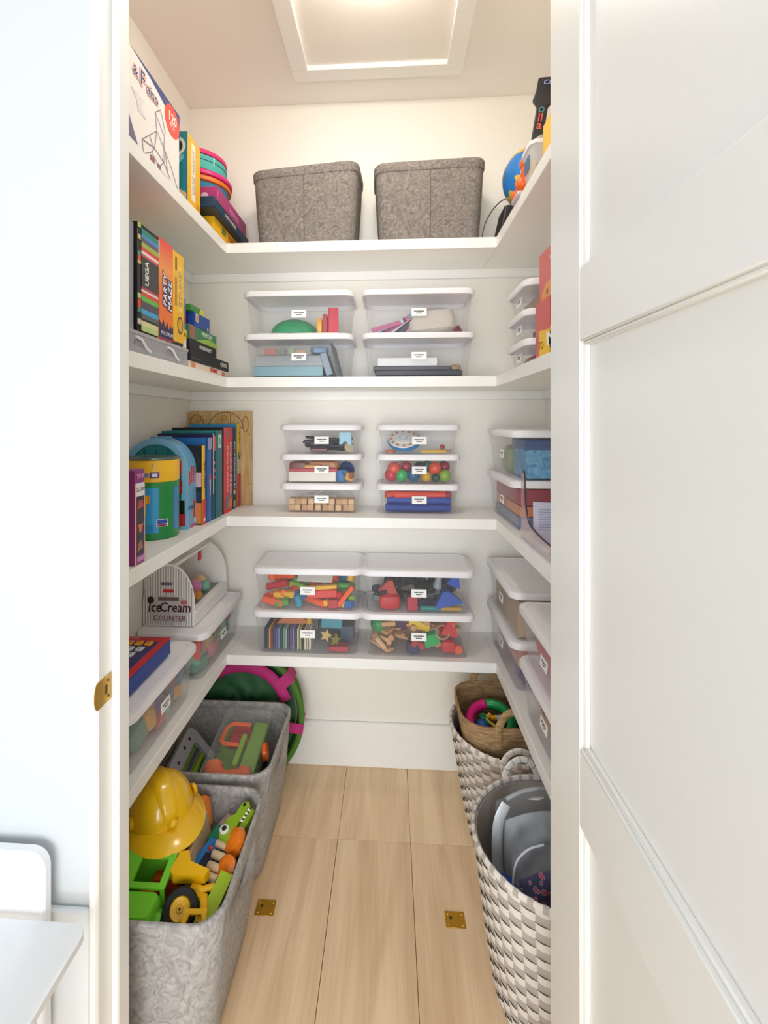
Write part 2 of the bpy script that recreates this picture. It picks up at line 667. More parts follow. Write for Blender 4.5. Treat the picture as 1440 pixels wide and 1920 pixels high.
# ---------------------------------------------------------------- shelves
ZS = (2.126, 1.6215, 1.100, 0.5785)
TH = 0.0385
XI, XO, YS = -0.6125, 0.3860, 1.770
NM = ('topmost', 'second', 'third', 'lowest')
for i, z in enumerate(ZS):
    r = thing('wall_shelf', NM[i] + ' of the four white U-shaped shelves round the closet', 'shelf', (0, YB, z - TH))
    P = PAINT()
    part(r, 'board', g_box(XI, XO, YS - YB, 0, 0, TH, .0012), P)
    part(r, 'board', g_box(XL, XI, YF - YB, 0, 0, TH, .0012), P)
    part(r, 'board', g_box(XO, XR, YF - YB, 0, 0, TH, .0012), P)
    part(r, 'cleat', g_box(XL, XR, -.018, 0, -.036, 0, .0012), P)
    part(r, 'cleat', g_box(XL, XL + .018, YF - YB, -.018, -.036, 0, .0012), P)
    part(r, 'cleat', g_box(XR - .018, XR, YF - YB, -.018, -.036, 0, .0012), P)

# ---------------------------------------------------------------- brass: strike plate, floor plates
BR = mat('#c59a3f', .3, 1.0, vary=.08)
sp = thing('strike_plate', 'brass strike plate with curved lip on the white door jamb', 'strike plate', (JL, .889, .910))
part(sp, 'plate', g_box(0, .0016, -.021, .0205, 0, .052, .0005), BR)
part(sp, 'lip', g_prism([(-.021, .0), (-.021, .052)] + arc(-.021, .026, .026, 90, 270, 10)[1:-1][::1], .0016), BR, M=TM((0, 0, 0), (0, 0, 0)) @ Matrix(((0, 0, 1, 0), (.45, 0, 0, -.0115), (0, 1, 0, 0), (0, 0, 0, 1))))
for zz in (.011, .041):
    part(sp, 'screw', g_lathe([(.0032, 0), (.0026, .001), (.0001, .0012)], 10), mat('#6b4d1c', .4, 1.0), M=TM((.0016, .011, zz), (0, PI / 2, 0)))
part(sp, 'latch_hole', g_box(0, .0019, .001, .008, .017, .035, .0002), mat('#4a3517', .6))
for k, (x, lab) in enumerate(((-.371, 'square brass floor plate beside the front grey felt bin'), (.190, 'square brass floor plate near the front woven basket'))):
    fp = thing('floor_plate', lab, 'floor plate', (x, 1.415, 0), (0, 0, 0), 'brass floor plates')
    part(fp, 'plate', g_box(-.0285, .0285, -.0235, .0235, 0, .0016, .0005), mat('#c8962c', .38, 0.75, vary=.15, scale=40))
    for (a, b) in ((-.02, .015), (.02, -.015), (.02, .015), (-.02, -.015)):
        part(fp, 'screw', g_lathe([(.003, 0), (.0024, .001), (.0001, .0011)], 10), mat('#d8b661', .35, 1.0), loc=(a, b, .0016))
    part(fp, 'bolt_hole', g_lathe([(.0045, 0), (.0045, .0018)], 14), mat('#3d2c12', .7), loc=(-.012, .004, 0))

# ---------------------------------------------------------------- white table and chair outside the closet
tb = thing('small_table', 'white rounded table top standing left of the doorway', 'table', (-.93, .50, 0))
part(tb, 'table_top', g_loft([ring(rrect(.395, .320, .022), .5445), ring(rrect(.397, .322, .024), .546), ring(rrect(.397, .322, .024), .5585), ring(rrect(.395, .320, .022), .560)]), mat('#f1f2f4', .35, vary=.01))
for (a, b) in ((-.35, -.27), (.33, -.27), (-.35, .25), (.33, .25)):
    part(tb, 'leg', g_cyl(.02, .545, 14, .003), mat('#f1f2f4', .35, vary=.01), loc=(a, b, 0))
ch = thing('child_chair', 'white chair with rounded flat backrest behind the small table', 'chair', (-.80, .70, 0))
part(ch, 'backrest', g_loft([ring(rrect(.165, .18, .03), -.001), ring(rrect(.168, .183, .032), .002), ring(rrect(.168, .183, .032), .016), ring(rrect(.165, .18, .03), .019)]), mat('#f1f2f4', .35, vary=.01), M=TM((0, .161, .478), (PI / 2, 0, 0)))
part(ch, 'seat', g_loft([ring(rrect(.16, .15, .03), .29), ring(rrect(.16, .15, .03), .308)]), mat('#f1f2f4', .35, vary=.01))
for (a, b) in ((-.14, -.12), (.14, -.12), (-.14, .151), (.14, .151)):
    part(ch, 'leg', g_cyl(.013, .292, 12, .002), mat('#f1f2f4', .35, vary=.01), loc=(a, b if b < 0 else .13, 0))

# ---------------------------------------------------------------- clear storage bins
def bin_mesh(w, d, h):
    """lidless clear tub with a step below the rim; local origin at the base centre, label side faces -y"""
    t = .0016
    hx, hy = w / 2 - .009, d / 2 - .009
    bx, by = hx - .015, hy - .013
    rr = .026
    def lv(k, z, ins=0):
        return ring(rrect(bx + (hx - bx) * k - ins, by + (hy - by) * k - ins, rr), z)
    H = h - .010
    zs = H * .68
    rings = [lv(-.12, 0), lv(0, .004), lv(.62, zs), lv(.78, zs + .002), lv(1, H),
             lv(1, H, t), lv(.78, zs + .003, t), lv(.62, zs + .001, t), lv(0, .004 + t, t), lv(-.12, t, t)]
    return g_loft(rings)


_bin = {}


def storage_bin(w, d, h, loc, rz, label, group=None, tagged=True):
    """a clear tub with its white lid; returns a function that turns bin coordinates into room coordinates"""
    r = thing('storage_bin', label, 'storage bin', loc, (0, 0, rz), group)
    key = (w, d, h)
    if key not in _bin:
        b = part(r, 'tub', bin_mesh(w, d, h), CLEAR())
        z = h - .024
        o = lambda dx, zz: ring(rrect(w / 2 - dx, d / 2 - dx, .036), zz)
        lid = part(r, 'lid', g_loft([o(.0062, z), o(0, z + .001), o(0, z + .016), o(.003, z + .0215), o(.012, z + .024), o(.0175, z + .024), o(.0200, z + .0205),
                                     o(.0215, z + .0185), o(.012, z + .0185), o(.0078, z + .016)], close=True), LIDW())
        pan = part(lid, 'panel', g_loft([ring(rrect(w / 2 - .0200, d / 2 - .0200, .034), z + .0188), ring(rrect(w / 2 - .0200, d / 2 - .0200, .034), z + .0208)]), mat('#f6f5f8', .4, vary=.01))
        _bin[key] = (b.data, lid.data, pan.data)
    else:
        bd, ld, pd = _bin[key]
        for nm, me, pr in (('tub', bd, r), ('lid', ld, r)):
            o = bpy.data.objects.new(nm, me)
            COL.objects.link(o)
            o.parent = r
        p = bpy.data.objects.new('panel', pd)
        COL.objects.link(p)
        p.parent = o
    if tagged:
        hx = d / 2 - .009
        y = -(hx - .013 * (1 - .45))
        tl = math.atan2(.013 * .62, (h - .010) * .68)
        M = TM((0.004, y - .0016, h * .47), (-tl, 0, 0))
        tg = part(r, 'label_tag', g_box(-.028, .028, -.0006, .0006, -.0145, .0145, .0002), WHITE(), M=M)
        mb = MB()
        rnd = random.Random(len(label))
        for (zz, n, sz) in ((.0035, 7, .0042), (-.004, 4, .0036)):
            wd = [rnd.uniform(.003, .0055) for _ in range(n)]
            x = -sum(wd) / 2 - .0005 * n
            for q in wd:
                mb.add(*g_box(x, x + q, -.0009, -.0005, zz - sz / 2, zz + sz / 2, .0001), BLACK(), M)
                x += q + .001
        mb.build('faint_writing', tg)
    c, s = math.cos(rz), math.sin(rz)

    def at(x, y, z):
        return (loc[0] + c * x - s * y, loc[1] + s * x + c * y, loc[2] + z)
    at.rz = rz
    at.lim = (w / 2 - .032, d / 2 - .029, h - .032)
    return at


def shape(kind, d):
    if kind == 'box':
        return g_box(-d[0] / 2, d[0] / 2, -d[1] / 2, d[1] / 2, 0, d[2], .0022)
    if kind == 'soft':
        hx, hy, h = d[0] / 2, d[1] / 2, d[2]
        r = min(hx, hy) * .55
        return g_loft([ring(rrect(hx * .7, hy * .7, r), 0), ring(rrect(hx * .95, hy * .95, r), h * .15), ring(rrect(hx, hy, r), h * .5), ring(rrect(hx * .93, hy * .93, r), h * .85), ring(rrect(hx * .6, hy * .6, r), h)])
    if kind == 'ball':
        V, F = g_ball(d[0], 18, 10)
        return [(v[0], v[1], v[2] + d[0]) for v in V], F
    if kind == 'cyl':
        return g_cyl(d[0], d[1], 18, .002)
    if kind == 'dome':
        n = 9
        return g_lathe([(d[0], 0), (d[0], .004)] + [(d[0] * math.cos(PI / 2 * k / n), .004 + d[1] * math.sin(PI / 2 * k / n)) for k in range(1, n + 1)], 28)
    if kind == 'cone':
        return g_lathe([(d[0], 0), (d[0], .003), (d[1], d[2])], 18)
    if kind == 'wedge':
        V, F = g_prism([(-d[0] / 2, 0), (d[0] / 2, 0), (d[0] * .1, d[2]), (-d[0] * .1, d[2])], d[1])
        return [(v[0], v[2] - d[1] / 2, v[1]) for v in V], F
    if kind == 'bend':      # an elbow track piece lying flat
        return g_tube([(d[0] * math.cos(RAD(a)), d[0] * math.sin(RAD(a)) - d[0] * .7, d[1]) for a in range(20, 161, 14)], d[1], 8)
    if kind == 'rod':
        return g_tube([(-d[0] / 2, 0, d[1]), (-d[0] / 2 + .002, 0, d[1]), (d[0] / 2 - .002, 0, d[1]), (d[0] / 2, 0, d[1])], [d[1] * .7, d[1], d[1], d[1] * .7], 10)
    if kind == 'cup':
        return g_lathe([(d[0] * .72, 0), (d[0], d[1]), (d[0] * .94, d[1]), (d[0] * .68, .003)], 20)
    if kind == 'ring':
        V, F = g_torus(d[0], d[1], 24, 8)
        return [(v[0], v[1], v[2] + d[1]) for v in V], F
    if kind == 'star':
        pts = []
        for k in range(10):
            r = d[0] if k % 2 == 0 else d[0] * .5
            pts.append((r * math.cos(PI * k / 5), r * math.sin(PI * k / 5)))
        return g_prism(pts, d[1])
    if kind == 'brick':     # building block with studs
        V, F = g_box(-d[0] / 2, d[0] / 2, -d[1] / 2, d[1] / 2, 0, d[2], .0015)
        V, F = list(V), list(F)
        n = max(1, int(d[0] / d[1] + .3))
        for k in range(n):
            cv, cf = g_cyl(d[1] * .28, .005, 10)
            b = len(V)
            x = -d[0] / 2 + d[0] * (k + .5) / n
            V += [(p[0] + x, p[1], p[2] + d[2] - .0005) for p in cv]
            F += [[b + q for q in f] for f in cf]
        return V, F
    if kind == 'arch':
        o = [(-d[0] / 2, 0), (-d[0] / 4, 0)] + arc(0, 0, d[0] / 4, 180, 0, 8)[1:-1] + [(d[0] / 4, 0), (d[0] / 2, 0), (d[0] / 2, d[2]), (-d[0] / 2, d[2])]
        V, F = g_prism(o, d[1])
        return [(v[0], v[2] - d[1] / 2, v[1]) for v in V], F
    raise KeyError(kind)


_seen = {}


def fill(at, where, items):
    """items in a bin: (name, description, category, kind, dims, (x, y, z), (rx, ry, rz), colour[, roughness])"""
    cnt = {}
    for it in items:
        cnt[it[1]] = cnt.get(it[1], 0) + 1
    for it in items:
        nm, ds, cat, kind, dm, p, rot, col = it[:8]
        p = (p[0] * 1.1, p[1] * 1.09, p[2] * 1.08 + .0022)
        rg = it[8] if len(it) > 8 else .4
        m = col if not isinstance(col, str) else mat(col, rg)
        lab = ds + ' ' + where
        g = None
        if cnt[ds] > 1:
            g = ds + 's ' + where
        key = (kind, dm, m.name)
        if key not in _seen:
            g0 = shape(kind, dm)
            _seen[key] = MB().add(g0[0], g0[1], m).build(nm)
            proto = _seen[key]
            _seen[key] = proto.data
            bpy.data.objects.remove(proto)
        # keep the piece inside the tub
        Rm = Euler((RAD(rot[0]), RAD(rot[1]), RAD(rot[2]))).to_matrix()
        sc = 1.1
        for _ in range(8):
            P = [Rm @ (v.co * sc) for v in _seen[key].vertices]
            lo = [min(q[i] for q in P) for i in range(3)]
            hi = [max(q[i] for q in P) for i in range(3)]
            L = ((-at.lim[0], at.lim[0]), (-at.lim[1], at.lim[1]), (.0066, at.lim[2]))
            f = min((L[i][1] - L[i][0]) / (hi[i] - lo[i]) for i in range(3))
            if f >= 1:
                break
            sc *= f * .99
        p = [min(max(p[i], L[i][0] - lo[i]), L[i][1] - hi[i]) for i in range(3)]
        rot = (RAD(rot[0]), RAD(rot[1]), RAD(rot[2]) + at.rz)
        if True:
            o = bpy.data.objects.new(nm, _seen[key])
            COL.objects.link(o)
            o.location = at(*p)
            o.rotation_euler = rot
            o.scale = (sc, sc, sc)
            tag(o, lab, cat, g)


BW, BD, BH = .420, .250, .165       # larger bin
SW, SD, SH = .322, .186, .116       # shoe-box bin
PITCH, SPITCH = .1605, .1125
z2, z3, z4 = ZS[1], ZS[2], ZS[3]
E0 = .0016

# --- second shelf, back run
a = storage_bin(BW, BD, BH, (-.346, 1.900, z2 + PITCH + E0), 0, 'clear bin holding a green dome, upper of the left pair on the second shelf')
fill(a, 'in the upper left bin on the second shelf', [
    ('bowl', 'upturned green toy bowl', 'bowl', 'dome', (.088, .058), (-.03, -.005, .008), (0, 0, 0), '#1f9a62'),
    ('paper', 'flat white paper sheet', 'paper', 'box', (.32, .19, .003), (-.005, 0, .004), (0, 0, 1), '#efeeea'),
    ('toy_box', 'tall red toy box', 'toy', 'box', (.034, .06, .088), (.115, -.04, .008), (0, 0, 8), '#cf2740'),
    ('toy_block', 'narrow crimson block', 'block', 'box', (.016, .05, .068), (.086, -.035, .008), (0, 0, 4), '#b81f38'),
    ('toy_pear', 'small yellow toy pear', 'toy', 'soft', (.02, .03, .055), (.068, -.05, .008), (0, 0, 0), '#e8b23a')])
a = storage_bin(BW, BD, BH, (-.346, 1.900, z2), 0, 'clear bin of craft cases, lower of the left pair on the second shelf')
fill(a, 'in the lower left bin on the second shelf', [
    ('craft_case', 'clear craft case with teal bottom', 'case', 'box', (.245, .15, .034), (-.038, -.015, .004), (0, 0, 0), '#7fa9b4'),
    ('craft_case', 'clear divided craft case', 'case', 'box', (.245, .15, .036), (-.030, -.010, .0395), (0, 0, 1), clear_plastic('#d7dfe6', .75)),
    ('bead_case', 'upper clear bead case', 'case', 'box', (.19, .14, .034), (-.055, -.012, .0775), (0, 0, 0), clear_plastic('#d9d9d4', .55)),
    ('bead_tub', 'red bead tub', 'tub', 'box', (.04, .03, .022), (-.105, -.055, .0835), (0, 0, 0), '#d8564e'),
    ('bead_tub', 'green bead tub', 'tub', 'box', (.022, .03, .022), (-.03, -.055, .0835), (0, 0, 0), '#8cb885'),
    ('bead_tub', 'amber bead tub', 'tub', 'box', (.036, .03, .014), (.003, -.06, .0835), (0, 0, 0), '#dc9c3c'),
    ('bead_tub', 'grey bead tub', 'tub', 'box', (.026, .03, .022), (-.062, -.055, .0835), (0, 0, 0), '#5f6b70'),
    ('clutch', 'pale blue felt clutch', 'clutch', 'soft', (.06, .05, .024), (.066, -.03, .088), (0, 0, 10), '#7f9fbe'),
    ('board', 'dark slate board', 'board', 'box', (.006, .14, .118), (.140, -.01, .006), (0, -14, 0), '#4a5664'),
    ('board', 'grey blue board', 'board', 'box', (.024, .10, .080), (.108, -.05, .006), (0, -18, 0), '#8998a8'),
    ('carry_loop', 'white carry loop before the teal case', 'loop', 'bend', (.042, .0035), (-.035, -.094, .012), (90, 0, 0), '#e6ebee')])
a = storage_bin(BW, BD, BH, (.104, 1.900, z2 + PITCH + E0), 0, 'clear bin of pouches and a cream bag, upper right on the second shelf')
pens = []
rn = random.Random(3)
for k, (c, nm) in enumerate((('#b5668f', 'mauve'), ('#c9c5d2', 'silver'), ('#3b3f5a', 'navy'), ('#d8507f', 'pink'), ('#8f8aa8', 'lilac'), ('#e7e4ea', 'white'), ('#5e2f44', 'plum'), ('#2f6d6a', 'teal'), ('#a33a58', 'raspberry'), ('#cfd6dc', 'pale grey'))):
    pens.append(('pouch', nm + ' flat craft pouch', 'pouch', 'box', (.105 - .003 * (k % 4), .004, .015), (-.105 + .011 * k, -.080 + .006 * k, .010 + .004 * (k % 5)), (0, -16 - 4.2 * k, 6 - 2 * k), c, .25))
pens += [('fabric_bag', 'cream folded fabric bag', 'bag', 'soft', (.17, .13, .088), (.055, 0.01, .006), (0, -6, 0), '#d9d2c8', .9),
         ('clip', 'small dark red clip', 'clip', 'wedge', (.03, .02, .02), (.135, -.07, .006), (0, 0, 20), '#73303a')]
fill(a, 'in the upper right bin on the second shelf', pens)
a = storage_bin(BW, BD, BH, (.104, 1.900, z2), 0, 'clear bin of black books, lower right on the second shelf')
fill(a, 'in the lower right bin on the second shelf', [
    ('album', 'black album lying at the bottom', 'album', 'box', (.30, .17, .018), (.002, -.005, .004), (0, 0, 1), '#2a2d38'),
    ('album', 'charcoal album under the white box', 'album', 'box', (.26, .16, .014), (-.02, -.005, .0225), (0, 0, -1), '#363a46'),
    ('gift_box', 'flat white box on the black albums', 'box', 'box', (.205, .13, .030), (-.035, -.012, .037), (0, 0, 0), '#e6e9ec'),
    ('pebble_bag', 'small tan bag', 'bag', 'soft', (.035, .04, .02), (.13, -.06, .0225), (0, 0, 0), '#8f7656')])

# --- third shelf, back run: shoe-box bins three high
cx, cy = -.268, 1.926
a = storage_bin(SW, SD, SH, (cx, cy, z3 + 2 * SPITCH + 2 * E0), 0, 'shoe-box bin of dark tracks, top of the left stack of three')
its = []
rn = random.Random(5)
for k in range(14):
    its.append(('track', 'dark straight track piece', 'track', 'box', (rn.uniform(.10, .15), .013, .009), (rn.uniform(-.05, .05), rn.uniform(-.04, .04), .004 + .0035 * k), (0, rn.uniform(-5, 5), rn.uniform(-28, 28)), rn.choice(['#2c2a33', '#37323c', '#23222b']), .5))
its += [('track', 'red track connector', 'track', 'box', (.06, .02, .012), (-.01, -.055, .006), (0, 0, 4), '#6d2330'),
        ('signal', 'pale blue arched signal', 'toy', 'arch', (.042, .018, .042), (.086, -.045, .034), (0, 0, -6), '#9fd0e4'),
        ('spinner', 'beige round spinner', 'toy', 'cyl', (.018, .01), (.112, -.05, .02), (70, 0, 20), '#b9b08c')]
fill(a, 'in the top left shoe-box bin', its)
a = storage_bin(SW, SD, SH, (cx, cy, z3 + SPITCH + E0), 0, 'shoe-box bin of wooden toys, middle of the left stack of three')
fill(a, 'in the middle left shoe-box bin', [
    ('toy_boat', 'white wooden boat with red stripe', 'toy', 'box', (.17, .05, .036), (-.035, -.045, .003), (0, 0, 0), '#e4ddd2'),
    ('toy_plank', 'red wooden strip on the boat', 'toy', 'box', (.175, .052, .012), (-.034, -.044, .0395), (0, 0, 0), '#b8303f'),
    ('toy_cabin', 'dark red wooden cabin', 'toy', 'soft', (.07, .05, .03), (-.085, -.04, .052), (0, 0, 0), '#7b4038'),
    ('toy_hull', 'rounded orange wooden hull', 'toy', 'soft', (.12, .06, .034), (.0, -.005, .052), (0, 0, 0), '#c98845'),
    ('toy_block', 'flat tan wooden block', 'block', 'box', (.06, .03, .012), (-.03, -.045, .0518), (0, 0, 0), '#dc9d4f'),
    ('cup', 'navy blue toy cup on its side', 'cup', 'cup', (.033, .06), (.10, -.02, .052), (60, 0, 30), '#24427e'),
    ('cup', 'mid blue toy cup', 'cup', 'cup', (.026, .04), (.070, -.045, .003), (0, 0, 0), '#3f78b5'),
    ('toy_block', 'yellow wooden chip', 'block', 'box', (.03, .02, .026), (.098, -.05, .003), (0, 18, 20), '#d9a441'),
    ('toy_block', 'brown wooden knob', 'block', 'ball', (.013,), (.118, -.045, .012), (0, 0, 0), '#9a5a2b')])
a = storage_bin(SW, SD, SH, (cx, cy, z3), 0, 'shoe-box bin of plain wooden cubes, bottom of the left stack of three')
its = []
for r in range(2):
    for k in range(10):
        for d in range(2):
            its.append(('wooden_cube', 'plain wooden cube', 'cube', 'box', (.0215, .0215, .0215), (-.112 + .0245 * k + .002 * ((k * 7 + r) % 3), -.052 + .0235 * d, .004 + .0222 * r), (0, 0, ((k * 5 + r * 3) % 7) - 3), ('#cfa67c', '#d9b48b', '#c4986c')[(k + r + d) % 3], .6))
its += [('plastic_tray', 'clear curved plastic tray', 'tray', 'bend', (.09, .0025), (.055, .02, .056), (60, 0, 0), '#dfe3e3', .2),
        ('sheet', 'flat clear plastic sheet', 'sheet', 'box', (.12, .06, .004), (-.01, .01, .0495), (0, 0, 0), '#dcdcd6', .2)]
fill(a, 'in the bottom left shoe-box bin', its)
cx = .1085
a = storage_bin(SW, SD, SH, (cx, cy, z3 + 2 * SPITCH + 2 * E0), 0, 'shoe-box bin with a round play cake, top of the right stack of three')
ck = thing('play_cake', 'round blue and white toy plate in the top right shoe-box bin', 'toy', a(-.050, -.001, .042), (RAD(32), RAD(-3), 0))
ck.scale = (.88, .88, .88)
part(ck, 'base', g_lathe([(.05, 0), (.074, .006), (.076, .012), (.05, .014)], 32), mat('#2b86c8', .35))
part(ck, 'plate', g_lathe([(.062, .0125), (.068, .016), (.066, .021), (.04, .022), (.038, .026), (.001, .027)], 32), mat('#ece9e4', .35), loc=(-.004, .004, 0))
for k in range(12):
    part(ck, 'bead', g_ball(.0062, 10, 6), mat('#b9824f', .5), loc=(-.004 + .056 * math.cos(k * PI / 6), .004 + .056 * math.sin(k * PI / 6), .022))
part(ck, 'swirl', g_torus(.018, .003, 20, 6), mat('#b7c3d6', .4), loc=(-.004, .004, .027))
fill(a, 'in the top right shoe-box bin', [
    ('toy_stick', 'yellow toy stick', 'toy', 'box', (.09, .014, .010), (.055, -.052, .004), (0, 0, 3), '#d9b03a'),
    ('toy_stick', 'tan toy stick', 'toy', 'box', (.05, .012, .010), (.095, -.03, .004), (0, 0, -12), '#b98a4c'),
    ('toy_cherry', 'red toy cherry', 'toy', 'ball', (.009,), (.085, -.05, .016), (0, 0, 0), '#a33a2e'),
    ('toy_clay', 'orange toy disc', 'toy', 'cyl', (.02, .008), (-.115, -.03, .004), (0, 0, 0), '#d9733f')])
a = storage_bin(SW, SD, SH, (cx, cy, z3 + SPITCH + E0), 0, 'shoe-box bin of coloured balls, middle of the right stack of three')
balls = []
for (x, y, z, r, c, nm) in ((-.112, -.045, .003, .0235, '#c93850', 'crimson'), (-.068, -.05, .003, .0225, '#39b468', 'bright green'), (-.026, -.048, .003, .0235, '#27628f', 'speckled blue'),
                            (.021, -.05, .003, .019, '#d9a92e', 'mustard'), (.056, -.052, .003, .015, '#2d4a3a', 'dark green'), (.088, -.05, .003, .0225, '#8cae3e', 'striped lime'),
                            (.125, -.02, .003, .021, '#e9573a', 'orange red'), (-.095, -.028, .050, .024, '#dd5a4a', 'coral'), (-.05, -.005, .046, .020, '#b43c4f', 'dark red'),
                            (-.002, -.012, .050, .021, '#2b3f41', 'charcoal'), (.050, -.042, .050, .0225, '#e5583a', 'vivid orange'), (.09, .0, .048, .0195, '#9b2f3c', 'maroon'),
                            (.112, .035, .04, .019, '#2c6a50', 'pine green'), (.028, .02, .044, .02, '#2f7f6a', 'sea green')):
    balls.append(('ball', nm + ' bouncy ball', 'ball', 'ball', (r,), (x, y, z), (20, 30, 0), c, .25))
fill(a, 'in the middle right shoe-box bin', balls)
a = storage_bin(SW, SD, SH, (cx, cy, z3), 0, 'shoe-box bin of blue and red tubes, bottom of the right stack of three')
tubes = []
for k, (L, x, y, z, rz, c, nm, r) in enumerate(((.235, .008, -.055, .003, 1, '#1f3f96', 'front blue', .0135), (.225, .010, -.046, .031, -2, '#2a4aa2', 'upper blue', .0135), (.20, .016, -.050, .058, 2, '#ea4f38', 'front red', .012),
                                              (.20, -.01, -.015, .06, 14, '#27489e', 'slanted blue', .014), (.17, .0, .01, .066, -3, '#d8402f', 'rear red', .013), (.10, -.075, -.03, .068, 22, '#e0503a', 'short red', .012),
                                              (.22, 0, 0, .003, 0, '#213f90', 'hidden blue', .0135))):
    tubes.append(('foam_tube', nm + ' foam tube', 'tube', 'rod', (L, r), (x, y, z), (0, 0, rz), c, .6))
tubes += [('ball', 'small green ball', 'ball', 'ball', (.013,), (-.122, -.035, .045), (0, 0, 0), '#2f9a52'), ('toy_block', 'dark red block', 'block', 'box', (.02, .03, .02), (.126, -.04, .062), (0, 0, 5), '#9a2a34')]
fill(a, 'in the bottom right shoe-box bin', tubes)

# --- lowest shelf, back run
yB = 1.900
a = storage_bin(BW, BD, BH, (-.3125, yB, z4 + PITCH + E0), 0, 'clear bin of orange marble-run pieces, upper left on the lowest shelf')
rn = random.Random(11)
its = []
pal = [('orange', '#ee5a26'), ('red', '#d93636'), ('yellow', '#f0b62b'), ('green', '#4f9a3a'), ('lime', '#7fb03a'), ('blue', '#2f6fb5'), ('teal', '#2b93ab'), ('orange', '#f06a2c'), ('red', '#c92f36'), ('orange', '#ef6230')]
kinds = [('box', (.075, .024, .022), 'channel'), ('rod', (.085, .0125), 'tube'), ('brick', (.048, .024, .02), 'block'), ('bend', (.035, .011), 'curve'), ('cyl', (.014, .04), 'peg')]
k = 0
for lay in range(4):
    for col in range(6):
        c = pal[(k * 3 + lay) % 10]
        kd = kinds[(k * 2 + lay) % 5]
        its.append(('marble_run_' + kd[2], c[0] + ' marble-run ' + kd[2], 'toy', kd[0], kd[1], (-.145 + .057 * col + rn.uniform(-.008, .008), -.075 + .024 * lay, .004 + .024 * lay), (rn.uniform(-8, 8), rn.uniform(-16, 16), rn.uniform(-30, 30)), c[1]))
        k += 1
for (x, c, nm) in ((-.12, '#5fae45', 'leafy green'), (-.085, '#2f62b0', 'royal blue'), (-.045, '#2f8fae', 'turquoise'), (.12, '#2d7a9a', 'petrol')):
    its.append(('marble_run_cup', nm + ' funnel', 'toy', 'cup', (.03, .05), (x, .03, .07), (10, 0, 0), c))
its += [('leaflet', 'white picture leaflet', 'leaflet', 'box', (.125, .045, .003), (.022, -.045, .102), (38, 0, -3), '#d9d6cf'),
        ('marble_run_rail', 'long red rail', 'toy', 'box', (.105, .016, .026), (.05, -.085, .040), (0, -3, 2), '#d8352f'),
        ('marble_run_rail', 'long yellow rail', 'toy', 'box', (.115, .016, .014), (.045, -.088, .068), (0, -4, 2), '#eaae2a'),
        ('marble_run_rail', 'slanted orange rail', 'toy', 'box', (.016, .02, .085), (.128, -.075, .012), (0, 38, 0), '#ee5526'),
        ('marble_run_rail', 'lower crimson rail', 'toy', 'box', (.034, .02, .03), (.088, -.086, .005), (0, 0, 0), '#b52733')]
fill(a, 'in the upper left bin on the lowest shelf', its)
a = storage_bin(BW, BD, BH, (-.3125, yB, z4), 0, 'clear bin of thin books and puzzles, lower left on the lowest shelf')
its = []
cols = ['#25304e', '#1f2c45', '#e0a52c', '#8a2f45', '#3f4f7a', '#51618c', '#7a8ab0', '#2c3a52', '#6aa08b', '#93b4a2', '#4d4668', '#6d6390', '#8c7fae', '#2f2c45', '#d6d2c4', '#b7b24a', '#20222a', '#d9d6cc', '#c9bd7c', '#e4e0d6']
for k, c in enumerate(cols):
    its.append(('slim_book', ('navy', 'midnight blue', 'amber', 'burgundy', 'denim', 'slate blue', 'periwinkle', 'ink blue', 'sage', 'pale green', 'plum grey', 'violet', 'lavender', 'dark purple', 'ivory', 'chartreuse', 'black', 'off white', 'straw', 'cream')[k] + ' spined slim picture book', 'book', 'box', (.0062, .12, .072), (-.150 + .0083 * k, -.022, .005), (0, 0, 0), c, .6))
its += [('envelope', 'orange paper envelope', 'envelope', 'wedge', (.12, .05, .042), (-.058, -.015, .080), (0, 0, 0), '#c9764a', .7),
        ('card_box', 'turquoise card box', 'box', 'box', (.075, .06, .05), (.075, -.02, .075), (0, 4, 8), '#3f8fa0'),
        ('puzzle_piece', 'mustard wooden puzzle piece', 'toy', 'star', (.022, .012), (.062, -.07, .055), (80, 0, 10), '#b9983a'),
        ('puzzle_piece', 'olive wooden puzzle piece', 'toy', 'star', (.020, .012), (.09, -.06, .035), (80, 0, 40), '#8f8432'),
        ('toy_block', 'dark red tile', 'block', 'box', (.07, .04, .018), (.108, -.068, .004), (0, 0, 0), '#a82a33'),
        ('card_box', 'slate card box', 'box', 'box', (.05, .08, .06), (.13, .02, .004), (0, 0, 0), '#3a4a5c'),
        ('card_box', 'black card box', 'box', 'box', (.08, .05, .066), (.062, .03, .004), (0, 0, 0), '#2e3440'),
        ('figure', 'small yellow capped peg', 'toy', 'cone', (.011, .006, .034), (.0, -.045, .096), (12, 0, 0), '#d9a93a')]
fill(a, 'in the lower left bin on the lowest shelf', its)
a = storage_bin(BW, BD, BH, (.1035, yB, z4 + PITCH + E0), 0, 'clear bin of dark bricks with a red vehicle, upper right on the lowest shelf')
its = []
rn = random.Random(21)
pal = ['#23272f', '#2b313c', '#1d2a3f', '#233b30', '#34383f', '#20324f']
for k in range(44):
    its.append(('building_brick', 'dark building brick', 'brick', 'brick', (rn.choice([.05, .066, .04]), .026, .02), (rn.uniform(-.15, .15), rn.uniform(-.06, .08), .004 + .0022 * k), (rn.uniform(-14, 14), rn.uniform(-14, 14), rn.uniform(0, 180)), rn.choice(pal)))
